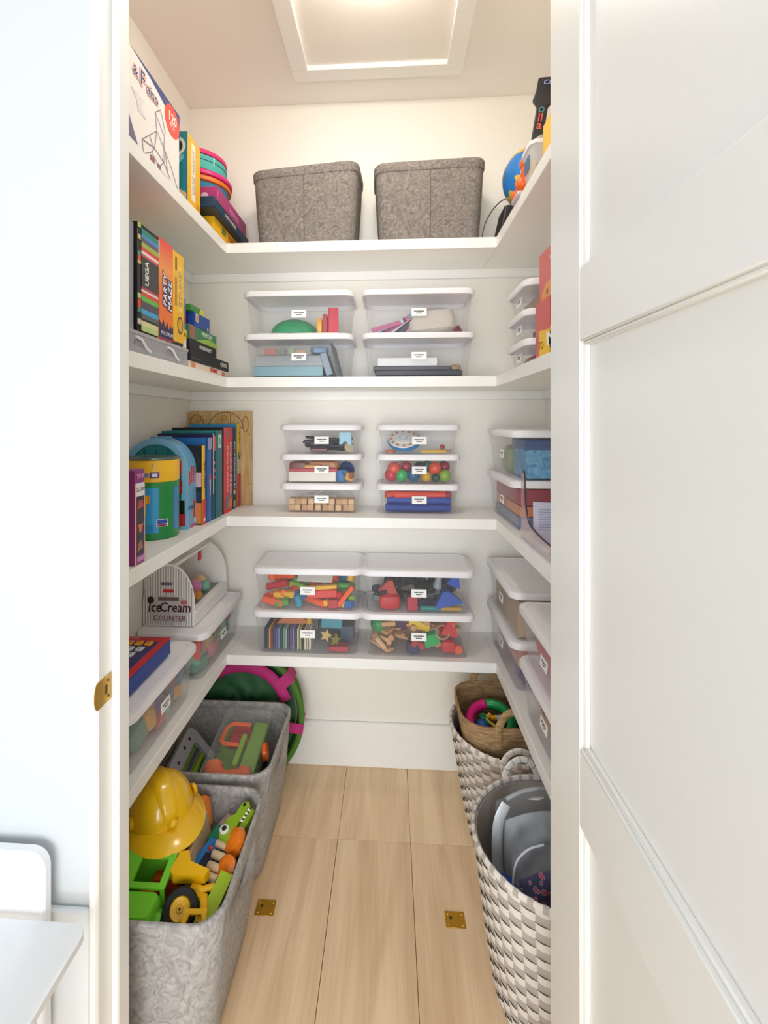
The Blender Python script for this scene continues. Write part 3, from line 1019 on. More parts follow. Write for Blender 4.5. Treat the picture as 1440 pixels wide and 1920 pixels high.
its += [('toy_digger', 'red toy digger body', 'toy', 'soft', (.075, .045, .05), (-.095, -.07, .004), (0, 0, 5), '#c02a2a'),
        ('toy_digger', 'red plastic ramp', 'toy', 'wedge', (.07, .03, .045), (-.10, -.055, .055), (0, 12, 0), '#b5302c'),
        ('building_brick', 'crimson brick with white dots', 'brick', 'brick', (.036, .028, .046), (-.018, -.088, .004), (0, 0, 4), '#b32a40'),
        ('toy_plane', 'blue toy plane wing', 'toy', 'wedge', (.10, .03, .05), (.105, -.08, .022), (0, -14, 0), '#2252b0'),
        ('toy_plane', 'blue toy plane tail', 'toy', 'wedge', (.05, .03, .045), (.125, -.03, .088), (0, 20, 0), '#2a55c0'),
        ('rod', 'teal building rod', 'rod', 'rod', (.07, .008), (.045, -.09, .003), (0, 0, 0), '#1f8a7a'),
        ('rod', 'mustard building rod', 'rod', 'rod', (.075, .008), (.112, -.092, .003), (0, 0, 0), '#b9922d'),
        ('figure', 'grey knight figure', 'toy', 'cone', (.016, .009, .05), (.07, -.04, .084), (0, 10, 0), '#9aa0a8')]
fill(a, 'in the upper right bin on the lowest shelf', its)
a = storage_bin(BW, BD, BH, (.1035, yB, z4), 0, 'clear bin of wooden train track, lower right of the lowest back shelf')
its = []
rn = random.Random(31)
for k in range(34):
    kd = [('box', (.085, .034, .011)), ('bend', (.045, .010)), ('rod', (.05, .009)), ('box', (.06, .03, .011))][k % 4]
    its.append(('train_track', 'wooden train track piece', 'train track', kd[0], kd[1], (rn.uniform(-.15, .14), rn.uniform(-.09, .07), .004 + .0030 * k), (rn.uniform(-18, 18), rn.uniform(-18, 18), rn.uniform(-60, 60)), rn.choice(['#d0a274', '#c49466', '#dcb488']), .55))
its += [('ball', 'green domed tree top', 'toy', 'ball', (.030,), (-.142, -.05, .072), (0, 0, 0), '#2f8a4c'),
        ('toy_crane', 'red plastic crane cab', 'toy', 'wedge', (.062, .04, .056), (.108, -.055, .075), (0, 8, 0), '#cf2f36'),
        ('toy_crane', 'red plastic crane base', 'toy', 'soft', (.05, .04, .04), (.105, -.085, .010), (0, 0, 0), '#c62a30'),
        ('toy_crane', 'dark red crane beam', 'toy', 'box', (.05, .02, .022), (-.002, -.09, .022), (0, 20, 10), '#b5343a'),
        ('toy_truck', 'emerald toy wagon', 'toy', 'box', (.054, .034, .04), (.052, -.088, .030), (0, -14, 8), '#2fae63'),
        ('toy_banana', 'yellow toy boat', 'toy', 'soft', (.085, .03, .03), (.0, -.06, .098), (0, 18, 0), '#e6c32f'),
        ('toy_train', 'purple dotted engine', 'toy', 'box', (.05, .03, .03), (-.058, -.065, .094), (0, 8, 8), '#4b2a4c'),
        ('toy_train', 'navy toy wagon', 'toy', 'box', (.04, .03, .03), (-.02, -.088, .004), (0, 10, 5), '#25315c'),
        ('toy_disc', 'orange disc', 'toy', 'cyl', (.015, .012), (.138, -.07, .018), (90, 0, 0), '#e4552c'),
        ('string_coil', 'coiled tan string', 'string', 'ring', (.022, .0035), (.085, -.075, .075), (60, 10, 0), '#b98a6c'),
        ('toy_peg', 'pale wooden peg', 'peg', 'rod', (.06, .009), (-.13, -.088, .01), (0, 50, 20), '#d9b48c')]
fill(a, 'in the lower right bin on the lowest shelf', its)

# --- lowest shelf, left run
a = storage_bin(BW, BD, BH, (-.738, 1.775, z4), PI / 2, 'clear bin under the toy ice cream counter on the left run')
its = []
rn = random.Random(41)
for k, (c, nm, kd, dm) in enumerate((('#7fbf94', 'mint green', 'soft', (.09, .03, .085)), ('#c86f7f', 'rose pink', 'soft', (.10, .07, .06)), ('#d95a52', 'coral red', 'cyl', (.018, .06)), ('#3a3a42', 'black', 'box', (.05, .04, .03)),
                                     ('#b98c50', 'tan', 'soft', (.08, .05, .035)), ('#8d6d4a', 'brown', 'box', (.09, .05, .11)), ('#5a8f74', 'sage', 'soft', (.08, .05, .045)), ('#c97f8f', 'dusty pink', 'soft', (.11, .06, .07)),
                                     ('#5f8a7a', 'grey green', 'soft', (.09, .06, .06)), ('#d9a0a4', 'pale pink', 'soft', (.12, .07, .05)), ('#4d6a58', 'forest green', 'box', (.06, .05, .05)))):
    its.append(('play_food', nm + ' play food piece', 'toy', kd, dm, ([.03, -.02, -.14, -.12, -.10, .125, -.13, .06, -.06, -.03, .0][k], [-.068, -.05, -.06, -.05, -.03, -.03, -.08, -.02, .02, .0, .04][k], [.045, .004, .05, .09, .085, .008, .004, .02, .07, .055, .09][k]), (rn.uniform(-10, 10), rn.uniform(-15, 15), rn.uniform(-20, 20)), c))
for k in range(16):
    c = ['#7fae90', '#b8727c', '#b99a63', '#6d8f7c', '#8a7355', '#c98f96', '#5c7f68', '#a55a55'][k % 8]
    its.append(('play_food', ['sage', 'old rose', 'sand', 'moss', 'umber', 'blush', 'fern', 'brick red'][k % 8] + (' large' if k < 8 else ' small') + ' play food piece', 'toy', ['soft', 'wedge', 'soft', 'cyl'][k % 4], [(.085, .05, .05), (.06, .04, .05), (.07, .06, .045), (.022, .05)][k % 4], (-.155 + .042 * (k % 8), -.055 + .075 * (k // 8), .03 + .028 * ((k * 5) % 3)), (k * 17 % 30 - 15, k * 23 % 30 - 15, k * 41 % 90), c))
fill(a, 'in the bin under the ice cream counter', its)
a = storage_bin(BW, BD, BH, (-.742, 1.315, z4), PI / 2, 'clear bin under the blue letter game on the left run')
its = []
for k, (c, nm, kd, dm, p) in enumerate((('#5f8d7b', 'grey green', 'soft', (.075, .05, .06), (.01, -.055, .06)), ('#d9a24a', 'honey yellow', 'soft', (.04, .04, .05), (-.03, -.07, .025)), ('#c9706a', 'salmon', 'wedge', (.06, .04, .04), (.015, -.08, .004)),
                                      ('#79b8a0', 'aqua', 'ball', (.022,), (.055, -.075, .004)), ('#4a3f55', 'aubergine', 'box', (.08, .05, .03), (.10, -.05, .075)), ('#c5a36b', 'straw', 'box', (.10, .02, .03), (.07, -.03, .10)),
                                      ('#6f7f9a', 'steel blue', 'soft', (.09, .06, .05), (.10, -.05, .02)), ('#b58a92', 'mauve', 'soft', (.10, .06, .05), (.03, -.02, .09)), ('#3c4a48', 'dark grey', 'box', (.12, .06, .06), (.05, .02, .01)), ('#8b9aa5', 'silver', 'soft', (.05, .03, .05), (.14, -.06, .02)))):
    its.append(('play_food', nm + ' play food piece', 'toy', kd, dm, p, (k * 7 % 20 - 10, k * 11 % 24 - 12, k * 13 % 40 - 20), c))
for k in range(14):
    c = ['#6f9a86', '#b7866a', '#7a6f9a', '#a8a079', '#8f6f78', '#5f7f8c', '#c79a5a'][k % 7]
    its.append(('play_food', ['jade', 'clay', 'violet', 'khaki', 'heather', 'petrol', 'ochre'][k % 7] + (' large' if k < 7 else ' small') + ' play food piece', 'toy', ['soft', 'cyl', 'soft', 'wedge'][k % 4], [(.08, .05, .05), (.022, .05), (.07, .06, .045), (.06, .04, .05)][k % 4], (-.06 + .038 * (k % 7), -.060 + .075 * (k // 7), .012 + .032 * ((k * 5) % 3)), (k * 17 % 30 - 15, k * 23 % 30 - 15, k * 41 % 90), c))
fill(a, 'in the bin under the letter game', its)

# --- right run
a = storage_bin(BW, BD, BH, (.513, 1.775, z4 + PITCH + E0), -PI / 2, 'clear bin holding a brown box, upper of the far pair on the right lowest shelf')
fill(a, 'in the upper far right bin on the lowest shelf', [
    ('craft_box', 'brown cardboard box', 'box', 'box', (.30, .17, .105), (.01, 0, .004), (0, 0, 0), '#b09a7c', .7),
    ('marker', 'navy marker strip', 'marker', 'box', (.006, .05, .010), (.165, -.02, .035), (0, 0, 0), '#3a4160'),
    ('marker', 'slate marker strip', 'marker', 'box', (.006, .05, .010), (.165, -.02, .058), (0, 0, 0), '#505871')])
a = storage_bin(BW, BD, BH, (.513, 1.775, z4), -PI / 2, 'clear bin of pink boxes, lower of the far pair on the right lowest shelf')
fill(a, 'in the lower far right bin on the lowest shelf', [
    ('pencil_box', 'salmon pencil box', 'box', 'box', (.28, .10, .03), (.0, -.03, .055), (0, 0, 0), '#c99a88'),
    ('pencil_box', 'pale pink pencil box', 'box', 'box', (.28, .12, .03), (.0, -.02, .088), (0, 2, 0), '#c78f86'),
    ('pencil_box', 'dark indigo pouch', 'pouch', 'soft', (.05, .08, .05), (.14, -.03, .004), (0, 0, 0), '#4a4372'),
    ('pencil_box', 'purple pouch', 'pouch', 'soft', (.04, .05, .05), (.10, -.05, .004), (0, 0, 0), '#7a4a7d'),
    ('pencil_box', 'plum pouch', 'pouch', 'soft', (.20, .12, .05), (-.04, 0, .004), (0, 0, 0), '#8a6a70'),
    ('toy_lemon', 'olive yellow toy', 'toy', 'ball', (.014,), (.155, .01, .004), (0, 0, 0), '#9a9a40')])
a = storage_bin(BW, BD, BH, (.513, 1.290, z4 + PITCH + E0), -PI / 2, 'clear bin with a red toy, upper of the near pair on the right lowest shelf')
fill(a, 'in the upper near right bin on the lowest shelf', [
    ('toy_drum', 'red toy drum', 'toy', 'soft', (.16, .10, .075), (-.05, -.04, .05), (0, 0, 0), '#b83a44'),
    ('toy_cloth', 'pink cloth', 'cloth', 'soft', (.26, .15, .045), (-.03, 0, .004), (0, 0, 0), '#c98a96', .9)])
a = storage_bin(BW, BD, BH, (.513, 1.290, z4), -PI / 2, 'clear bin of red and orange toys, lower of the near right pair')
fill(a, 'in the lower near right bin on the lowest shelf', [
    ('toy_block', 'red wedge block', 'block', 'wedge', (.10, .05, .05), (-.08, -.06, .08), (0, 10, 0), '#c8383a'),
    ('toy_block', 'orange wedge block', 'block', 'wedge', (.09, .05, .04), (-.03, -.06, .055), (0, 0, 0), '#cf8a38'),
    ('toy_block', 'indigo block', 'block', 'box', (.12, .06, .05), (.03, -.04, .004), (0, 0, 0), '#4a4a6a'),
    ('toy_block', 'beige soft block', 'block', 'soft', (.20, .10, .05), (-.08, 0, .004), (0, 0, 0), '#c9ab8c')])

# third shelf, right run
a = storage_bin(BW, BD, BH, (.513, 1.760, z3 + PITCH + E0), -PI / 2, 'clear bin with a tub of blue links, upper right bin on the third shelf')
fill(a, 'in the upper right bin on the third shelf', [
    ('link_tub', 'tall tub of blue linking shapes', 'tub', 'box', (.15, .15, .088), (.08, .015, .004), (0, 0, 0), mottled('blue_links', '#2f7fb0', '#7fbcdc', 40, 1.5, rough=.4, bump=1.0, bd=.006)),
    ('tray', 'navy tray above the link tub', 'tray', 'box', (.155, .155, .03), (.08, .015, .093), (0, 0, 0), '#3a5488'),
    ('toy_leaf', 'olive green leafy toy', 'toy', 'soft', (.08, .06, .09), (-.06, -.05, .004), (0, 0, 0), '#8f9a6c'),
    ('paper', 'crumpled white paper', 'paper', 'soft', (.10, .08, .10), (-.10, .03, .004), (0, 0, 0), '#d9d6d0')])
a = storage_bin(BW, BD, BH, (.513, 1.760, z3), -PI / 2, 'clear bin of red and orange boxes, lower right bin on the third shelf')
fill(a, 'in the lower right bin on the third shelf', [
    ('activity_box', 'slate blue activity box at the bottom', 'box', 'box', (.31, .17, .032), (.0, 0, .004), (0, 0, 0), '#6f789a'),
    ('activity_box', 'orange activity box', 'box', 'box', (.31, .165, .030), (.0, 0, .0386), (0, 0, 0), '#d98652'),
    ('activity_box', 'crimson activity box', 'box', 'box', (.31, .165, .048), (.0, 0, .0724), (0, 0, 0), '#a8404e')])

# second shelf, right run: three small bins
for k, (what, items) in enumerate((
        ('lowest', [('craft_roll', 'dusty pink craft roll', 'roll', 'soft', (.16, .12, .045), (0, 0, .004), (0, 0, 0), '#a3545f')]),
        ('middle', [('craft_pad', 'slate blue craft pad', 'pad', 'box', (.14, .10, .04), (.02, .02, .004), (0, 0, 0), '#56627a')]),
        ('topmost', [('craft_pad', 'tan craft pad', 'pad', 'box', (.14, .11, .03), (.01, .0, .012), (0, 0, 0), '#b59a7c'), ('craft_pad', 'dark brown craft pad', 'pad', 'box', (.15, .12, .006), (.01, .0, .004), (0, 0, 0), '#4a3f3a')]))):
    a = storage_bin(.250, .222, .096, (.530, 1.645, z2 + k * .0935), -PI / 2, what + ' of three small clear bins on the right second shelf')
    fill(a, 'in the ' + what + ' small bin on the right second shelf', items)

# ================================================================ top shelf
z1 = ZS[0]


def felt_basket(label, loc, rz, w0, w1, h, d0, d1):
    r = thing('felt_basket', label, 'basket', loc, (0, 0, rz), 'grey felt baskets on the top shelf')
    n = 7
    def rg(k, z, ins=0, bulge=0):
        hx, hy = (w0 + (w1 - w0) * k) / 2 - ins, (d0 + (d1 - d0) * k) / 2 - ins
        return [(p[0] * (1 + bulge), p[1] * (1 + bulge), z + (.010 * p[0] / hx * k)) for p in rrect(hx, hy, .045, n)]
    part(r, 'body', g_loft([rg(0, .0, .008), rg(0, .006), rg(.3, h * .3, 0, .008), rg(.6, h * .6, 0, .008), rg(.93, h * .93), rg(1, h), rg(1, h + .001, .006), rg(.6, h * .6, .008), rg(.05, .02, .008)]), FELTD())
    part(r, 'hem', g_loft([rg(.9, h * .895, -.002), rg(.92, h * .905, -.0035), rg(1, h - .002, -.0035), rg(1, h + .003, -.001), rg(1, h + .003, .006), rg(.9, h * .9, .006)], close=True), FELTD())
    part(r, 'base_piping', g_tube([(p[0], p[1], .004) for p in rrect(w0 / 2 + .001, d0 / 2 + .001, .045, n)] + [(p[0], p[1], .004) for p in rrect(w0 / 2 + .001, d0 / 2 + .001, .045, n)[:1]], .004, 6), FELTD())
    V = []
    for z, k in ((.01, .03), (h * .3, .3), (h * .6, .6), (h * .9, .9)):
        V.append((0.0, -(d0 + (d1 - d0) * k) / 2 * (1.008 if .2 < k < .7 else 1) - .0006, z))
    part(r, 'seam', g_tube(V, .0022, 6, up=(1, 0, 0)), mat('#6f6862', .9))
    return r


felt_basket('grey felt storage basket, left one of two on the top shelf', (-.318, 1.892, z1), RAD(-3), .372, .408, .288, .185, .210)
felt_basket('grey felt storage basket, right one of two on the top shelf', (.146, 1.892, z1), RAD(2), .372, .410, .293, .185, .210)

# construction kit
NAVY, REDO = '#3e4a86', '#e8533f'
b = Box('construction_kit', 'white boxed construction kit with lattice drawing on the top left shelf', 'boxed game', (-.715, -.622), (1.006, 1.3845), (z1, 2.3575), '#f1ece9')
b.poly('+x', [(.3, 1), (.55, .955), (.76, .875), (.93, .77), (1, .69), (1, 1)], NAVY)
b.poly('+x', [(.24, .34), (.38, .05), (.24, .05)], '#6d6484')
b.disc('+x', .875, .80, .046, REDO, 'burst', 16, .95)
b.text('+x', '120', .875, .83, .036, '#f6f1ee', off=.015)
b.text('+x', 'PCS', .872, .735, .018, '#f6f1ee')
for (s, a, zz, sz) in (('&', .345, .80, .036), ('F', .435, .81, .054), ('aiso', .57, .79, .038)):
    b.text('+x', s, a, zz, sz, '#ee9a94', off=.075)
    b.text('+x', s, a, zz, sz, '#f3eeee', off=.045)
    b.text('+x', s, a, zz, sz, '#38416f', off=.012)
lines = [((.433, .16), (.634, .45)), ((.433, .16), (.60, .22)), ((.60, .22), (.634, .45)), ((.45, .02), (.433, .16)), ((.45, .02), (.56, .14)), ((.56, .14), (.60, .22)), ((.634, .45), (.61, .64)), ((.61, .64), (.69, .75)), ((.69, .75), (.76, .56)),
         ((.61, .64), (.74, .50)), ((.76, .56), (.74, .40)), ((.634, .45), (.76, .33)), ((.76, .33), (.86, .22)), ((.86, .22), (.93, .10)), ((.93, .10), (.98, .02)), ((.60, .22), (.74, .18)), ((.74, .18), (.84, .06)), ((.74, .40), (.74, .18)), ((.76, .33), (.80, .10)), ((.56, .14), (.70, .04)), ((.70, .04), (.97, .02)), ((.53, .30), (.58, .22)), ((.66, .05), (.74, .18))]
o_, A_, B_, n_ = b.frame('+x')
mb = MB()
for p, q in lines:
    P0, P1 = o_ + A_ * p[0] + B_ * p[1] + n_ * .0012, o_ + A_ * q[0] + B_ * q[1] + n_ * .0012
    mb.add(*g_tube([P0, P1], .0013, 4, .3, up=(1, 0, 0)), mat('#8d8590', .6))
mb.build('lattice_drawing', b.root)
b.poly('+x', [(.30, .74 - .16), (.46, .60), (.42, .50), (.48, .42), (.38, .42), (.36, .52)], '#e4dde0')
b.rect('+x', .545, .60, .02, .10, '#8a5a63')
b.rect('+x', .645, .69, .015, .09, '#8a7078')
b = Box('quiz_game', 'tall teal and yellow game box beside the white construction kit', 'boxed game', (-.80, -.620), (1.4375, 1.537), (z1, 2.3455), '#f0b722')
b.rect('-y', 0, 1, 0, 1, '#1d7d8a')
b.disc('-y', .80, .80, .030, '#d9d4c4')
b.disc('-y', .80, .80, .021, '#1b1d1f')
b.poly('-y', [(.72, .45), (.93, .62), (.93, .68), (.72, .66)], '#79b7bd')
b.poly('-y', [(.72, .02), (.98, .02), (.98, .14), (.86, .20), (.72, .15)], '#d9b48c')
b.rect('+x', .30, .58, .10, .92, '#efe9da')
b.text('+x', 'QUIZ NIGHT', .44, .52, .024, '#a79c92', 90)
b.rect('+x', .70, .90, .06, .12, '#c9931d')
b = Box('board_game', 'yellow flat game box at the bottom of the top left pile', 'boxed game', (-.83, -.612), (1.64, 1.905), (z1, 2.174), '#f3bd1f')
b.poly('+x', [(.28, .3), (.45, .3), (.45, .8), (.30, .9)], '#7d8a3c')
b.rect('+x', .52, .9, .2, .75, '#e8923a')
b.text('+x', 'FUNKY', .70, .48, .026, '#6b3f16')
b = Box('board_game', 'navy flat game box between the yellow and pink boxes', 'boxed game', (-.83, -.588), (1.575, 1.965), (2.1742, 2.212), '#22405c', lid=('#1d2a38', .12))
b.text('+x', 'CODE WORDS', .42, .5, .018, '#d8c9ae')
b = Box('board_game', 'pink flat game box on top of the navy one', 'boxed game', (-.84, -.600), (1.645, 1.972), (2.2122, 2.279), '#b8417f')
b.rect('+x', .0, 1, 0, .1, '#8b2f63')
b.text('+x', 'SPLENDID', .52, .5, .026, '#d58cb3')
b.disc('-y', .80, .5, .013, '#e7c5d8', sy=1)
# round things on the pile
dz = 2.2795
one(g_lathe([(.060, 0), (.095, .012), (.112, .040), (.114, .050), (.108, .050), (.09, .014), (.001, .006)], 36), mat('#3b93b8', .5), 'toy_bowl', 'blue round bowl under the orange disc on the top left pile', 'bowl', (-.735, 1.800, dz))
for k, (nm, c, z, R, lab) in enumerate((('flying_disc', '#e0791d', dz + .0505, .124, 'orange flying disc under the pink one on the top left pile'), ('flying_disc', '#d81e78', dz + .0705, .128, 'magenta flying disc under the round teal case'))):
    fd = thing(nm, lab, 'flying disc', (-.735, 1.800, z))
    part(fd, 'rim', g_lathe([(R - .012, 0), (R - .002, .002), (R, .010), (R - .003, .018), (R - .015, .0195), (R - .02, .016)], 40), mat(c, .4))
    part(fd, 'top', g_lathe([(R - .014, .010), (R - .014, .0193), (.001, .0195)], 40), mat(c, .45))
rc = thing('zip_case', 'round teal zip case with pink rims on the top left pile', 'case', (-.742, 1.790, dz + .0902))
part(rc, 'side', g_lathe([(.112, 0), (.116, .003), (.116, .052), (.112, .055)], 40), mat('#4fb6ae', .7, bump=.2, scale=150))
part(rc, 'lid_rim', g_lathe([(.112, .0555), (.117, .057), (.117, .071), (.110, .076), (.001, .077)], 40), mat('#df2a72', .6))
part(rc, 'zip', g_torus(.1165, .0016, 48, 6), mat('#2f6f70', .5), loc=(0, 0, .034))
part(rc, 'pull_tab', g_box(-.003, .003, -.0012, .0012, -.02, .012, .0005), mat('#d9eeea', .5), loc=(.098, -.066, .040), rot=(0, 0, RAD(-34)))

# right side of the top shelf: globe, guitar, tub, toys
gx, gy, gz, gr = .512, 1.745, 2.318, .108
gb = thing('globe', 'illuminated blue world globe on a black foot with a grey cord', 'globe', (gx, gy, z1))
part(gb, 'ball', g_ball(gr, 40, 24), mat('#1f78c4', .35, vary=.1, scale=12), loc=(0, 0, gz - z1), rot=(RAD(15), RAD(-12), 0))
rn = random.Random(2)
for (az, el, rr, c) in ((200, 50, .34, '#d9a63a'), (185, -45, .30, '#c9b04a'), (250, 20, .22, '#cfa346'), (150, 20, .4, '#a9b84f'), (225, -20, .16, '#d8b04a'), (172, 15, .22, '#c98d3a'), (290, 35, .3, '#b5a04a'), (205, 72, .3, '#dfd7b4')):
    c0 = Vector((math.cos(RAD(az)) * math.cos(RAD(el)), math.sin(RAD(az)) * math.cos(RAD(el)), math.sin(RAD(el))))
    u = c0.cross(Vector((0, 0, 1))).normalized()
    w = c0.cross(u)
    V = [c0 * (gr * 1.0095)]
    n = 18
    fr = [(.55, .75), (1, 1)]
    for f in (.4, .75, 1.0):
        for k in range(n):
            q = f * rr * (1 + .28 * math.sin(3 * 2 * PI * k / n + az) + .16 * math.sin(5 * 2 * PI * k / n + el))
            t = 2 * PI * k / n
            V.append((c0 + u * (q * math.cos(t)) + w * (q * math.sin(t))).normalized() * (gr * 1.0095 if f < 1 else gr * 1.001))
    F = [[0, 1 + k, 1 + (k + 1) % n] for k in range(n)]
    for L in (0, 1):
        for k in range(n):
            F.append([1 + L * n + k, 1 + (L + 1) * n + k, 1 + (L + 1) * n + (k + 1) % n, 1 + L * n + (k + 1) % n])
    MB().add(V, F, mat(c, .45, vary=.15, scale=30)).build('land', gb, (0, 0, gz - z1), recalc=False)
part(gb, 'meridian', g_torus(gr + .007, .003, 40, 6, RAD(-90), RAD(80)), mat('#c9b26a', .4, 1.0), M=TM((0, 0, gz - z1), (PI / 2, 0, RAD(-20))))
part(gb, 'foot', g_loft([ring(rrect(.075, .060, .01, cx=-.048, cy=.045), 0), ring(rrect(.075, .060, .01, cx=-.048, cy=.045), .006), ring(rrect(.058, .055, .01, cx=-.045, cy=.045), .098), ring(rrect(.05, .05, .008, cx=-.045, cy=.045), .101)]), BLACK())
part(gb, 'foot_plate', g_box(-.012, .012, -.008, .016, .08, .10, .002), BLACK())
cd = [Vector(p) for p in ((-.09, .02, .135), (-.115, .03, .125), (-.14, .05, .10), (-.16, .065, .06), (-.168, .07, .02), (-.165, .07, .004))]
part(gb, 'cord', g_tube(smooth([Vector((-.05, .02, .14))] + cd), .0022, 8), mat('#4a4541', .6))

gt = thing('toy_guitar', 'black toy guitar neck standing at the far right of the top shelf', 'guitar', (.430, 1.555, z1 + .001), (RAD(0), RAD(9), RAD(-16)))
part(gt, 'neck', g_loft([ring(rrect(.017, .010, .004), .0), ring(rrect(.017, .010, .004), .325)]), BLACK())
part(gt, 'headstock', g_loft([ring(rrect(.019, .010, .004), .322), ring(rrect(.032, .011, .004), .338), ring(rrect(.026, .011, .004), .365), ring(rrect(.025, .011, .004), .402), ring(rrect(.022, .010, .004), .405)]), mat('#1f1b20', .4))
part(gt, 'body_end', g_loft([ring(rrect(.030, .014, .012), .0), ring(rrect(.032, .015, .012), .03), ring(rrect(.022, .013, .010), .06)]), BLACK())
for s, zz, c in (('a', .258, '#e4573f'), ('ll', .280, '#d9483a'), ('o', .308, '#3f7f86')):
    label_text(gt, s, mat(c, .5), (0, -.0108, zz), (PI / 2, 0, RAD(0)), .038, 1.0)
label_text(gt, 'O', mat('#9aa0e0', .5), (.004, -.0118, .388), (PI / 2, 0, 0), .02, 1.5)

ct = thing('clear_tub', 'clear plastic tub with white lid and blue label on the top right shelf', 'tub', (.448, 1.405, z1))
part(ct, 'tub', g_loft([ring(rrect(.050, .045, .02), .0), ring(rrect(.058, .052, .022), .105), ring(rrect(.0565, .0505, .022), .105), ring(rrect(.0485, .0435, .02), .002)]), clear_plastic('#e9edf2', .42))
part(ct, 'lid', g_loft([ring(rrect(.061, .055, .024), .098), ring(rrect(.061, .055, .024), .108), ring(rrect(.056, .05, .022), .112)]), mat('#e6e6ea', .3))
part(ct, 'dome', g_lathe([(.04, .112), (.042, .115), (.036, .134), (.02, .140), (.001, .141)], 24), clear_plastic('#e9edf2', .42))
part(ct, 'label_tag', g_box(-.030, .026, -.0008, .0008, -.018, .018, .0003), mat('#46638c', .5), M=TM((.01, -.0505, .055), (RAD(-4), 0, 0)))
part(ct, 'label_tag', g_box(-.0008, .0008, -.026, .026, -.018, .018, .0003), mat('#5a7398', .5), M=TM((-.0555, -.0, .062), (0, RAD(-4), 0)))
tw = thing('toy_grabber', 'orange and grey toy claw lying before the globe', 'toy', (.408, 1.528, z1 + .0005))
part(tw, 'wedge', g_prism([(-.045, .0), (.045, 0), (.02, .09), (-.018, .05)], .03), mat('#aab0b8', .35), M=TM((0, 0, .035), (PI / 2, 0, RAD(75))))
for (p, r_) in (((-.006, -.048, .045), .022), ((-.012, -.01, .028), .019), ((.004, -.052, .105), .021)):
    part(tw, 'joint', g_ball(r_, 16, 10), mat('#f0651c', .35), loc=p)
part(tw, 'arm', g_tube([(-.012, -.01, .028), (-.006, -.048, .045), (.0, -.06, .08), (.004, -.052, .105)], .013, 10), mat('#ef5f1a', .35))
part(tw, 'spring', g_tube([(.01, -.075, .02), (.012, -.08, .06), (.014, -.085, .10)], .009, 8), mat('#e9c61f', .4))
part(tw, 'base', g_box(-.03, .03, -.075, .0, 0, .016, .004), mat('#c9bcc0', .4))
b = Box('game_carton', 'yellow box at the front end of the top right shelf', 'box', (.398, .53), (1.16, 1.278), (z1, 2.222), '#f3b21b')
b.rect('-x', .1, .9, .1, .9, '#f6c02c')
b.poly('-x', [(.55, 0), (1, .0), (1, .5)], '#8a7a58')

# ================================================================ second shelf, left run
pc = thing('organizer_case', 'flat clear plastic organizer case under the upright game boxes', 'case', (-.735, 1.23, z2))
part(pc, 'shell', g_loft([ring(rrect(.112, .217, .012), 0), ring(rrect(.115, .220, .014), .004), ring(rrect(.115, .220, .014), .046), ring(rrect(.1135, .2185, .014), .046), ring(rrect(.1135, .2185, .014), .003)]), clear_plastic('#dfe0e4', .55))
part(pc, 'lid', g_loft([ring(rrect(.1165, .2215, .014), .0462), ring(rrect(.1165, .2215, .014), .0545), ring(rrect(.113, .218, .012), .0565)]), clear_plastic('#e6e6e9', .9))
for y in (-.06, .11):
    part(pc, 'latch', g_tube([(.1165, y - .035, .040), (.1185, y - .012, .036), (.119, y + .012, .018), (.1175, y + .035, .012)], .0035, 8), mat('#f0f0f2', .25))
    part(pc, 'latch_cup', g_loft([ring([(.1155, y + dy, zz) [:2] for dy, zz in ((-.04, 0), (.0, 0), (.0, 0), (-.04, 0))], .02), ring([(.118, y - .04), (.118, y), (.1155, y), (.1155, y - .04)], .03)]), mat('#8f8f94', .4))
part(pc, 'rail', g_box(-.10, .1, .16, .164, .003, .044), mat('#c9cacd', .4))
part(pc, 'contents', g_box(-.09, .105, -.16, .10, .004, .022, .003), mat('#8f9096', .6))
zc = z2 + .0572
b = Box('puzzle_box', 'grey edged slim box at the door end of the second shelf', 'boxed game', (-.83, -.628), (1.098, 1.142), (zc, 1.943), '#9a9aa6')
b.rect('+x', 0, .35, 0, 1, '#1e1e24')
b = Box('board_game', 'black game box with coloured stripes on its side', 'boxed game', (-.84, -.620), (1.1455, 1.2535), (zc, 1.9485), '#1b1b1d', lid=('#101012', .06))
z_ = 0
for (c, b0, b1) in (('#b9cf86', .01, .06), ('#d9d3a0', .06, .105), ('#5c6266', .125, .17), ('#3fa4d6', .17, .215), ('#55525c', .215, .29), ('#63b94a', .29, .335), ('#d5523c', .335, .375), ('#e9dcd6', .375, .395), ('#c23a52', .395, .42),
                    ('#c24a62', .70, .725), ('#f0d9d2', .725, .755), ('#d9473d', .755, .79), ('#a0b84a', .79, .835), ('#5f5a73', .835, .875), ('#4a8ed0', .875, .91), ('#2e8d74', .91, .96)):
    b.rect('+x', .16, .965, b0, b1, c, 'stripe')
b.rect('+x', .16, .965, .42, .70, '#3a3733')
b.text('+x', 'UEGA', .40, .56, .024, '#f1f1ee', 90, off=.02)
b.rect('+x', .975, 1.0, .80, .97, '#dfe9e6')
for (c, b0, b1) in (('#b5d05c', .95, .995), ('#c9bb7a', .84, .885), ('#4f9a86', .69, .73), ('#e0501f', .645, .69), ('#cfbd60', .615, .645), ('#b9d09a', .30, .345), ('#e0501f', .215, .29), ('#3f8f78', .17, .215), ('#cfcabf', .06, .11)):
    b.rect('+x', .0, .12, b0, b1, c, 'edge_print')
om = bpy.data.materials.new('flame_print')
om.use_nodes = True
_nt = om.node_tree
_tc = _nt.nodes.new('ShaderNodeTexCoord')
_sp = _nt.nodes.new('ShaderNodeSeparateXYZ')
_rp = _nt.nodes.new('ShaderNodeValToRGB')
_mr = _nt.nodes.new('ShaderNodeMapRange')
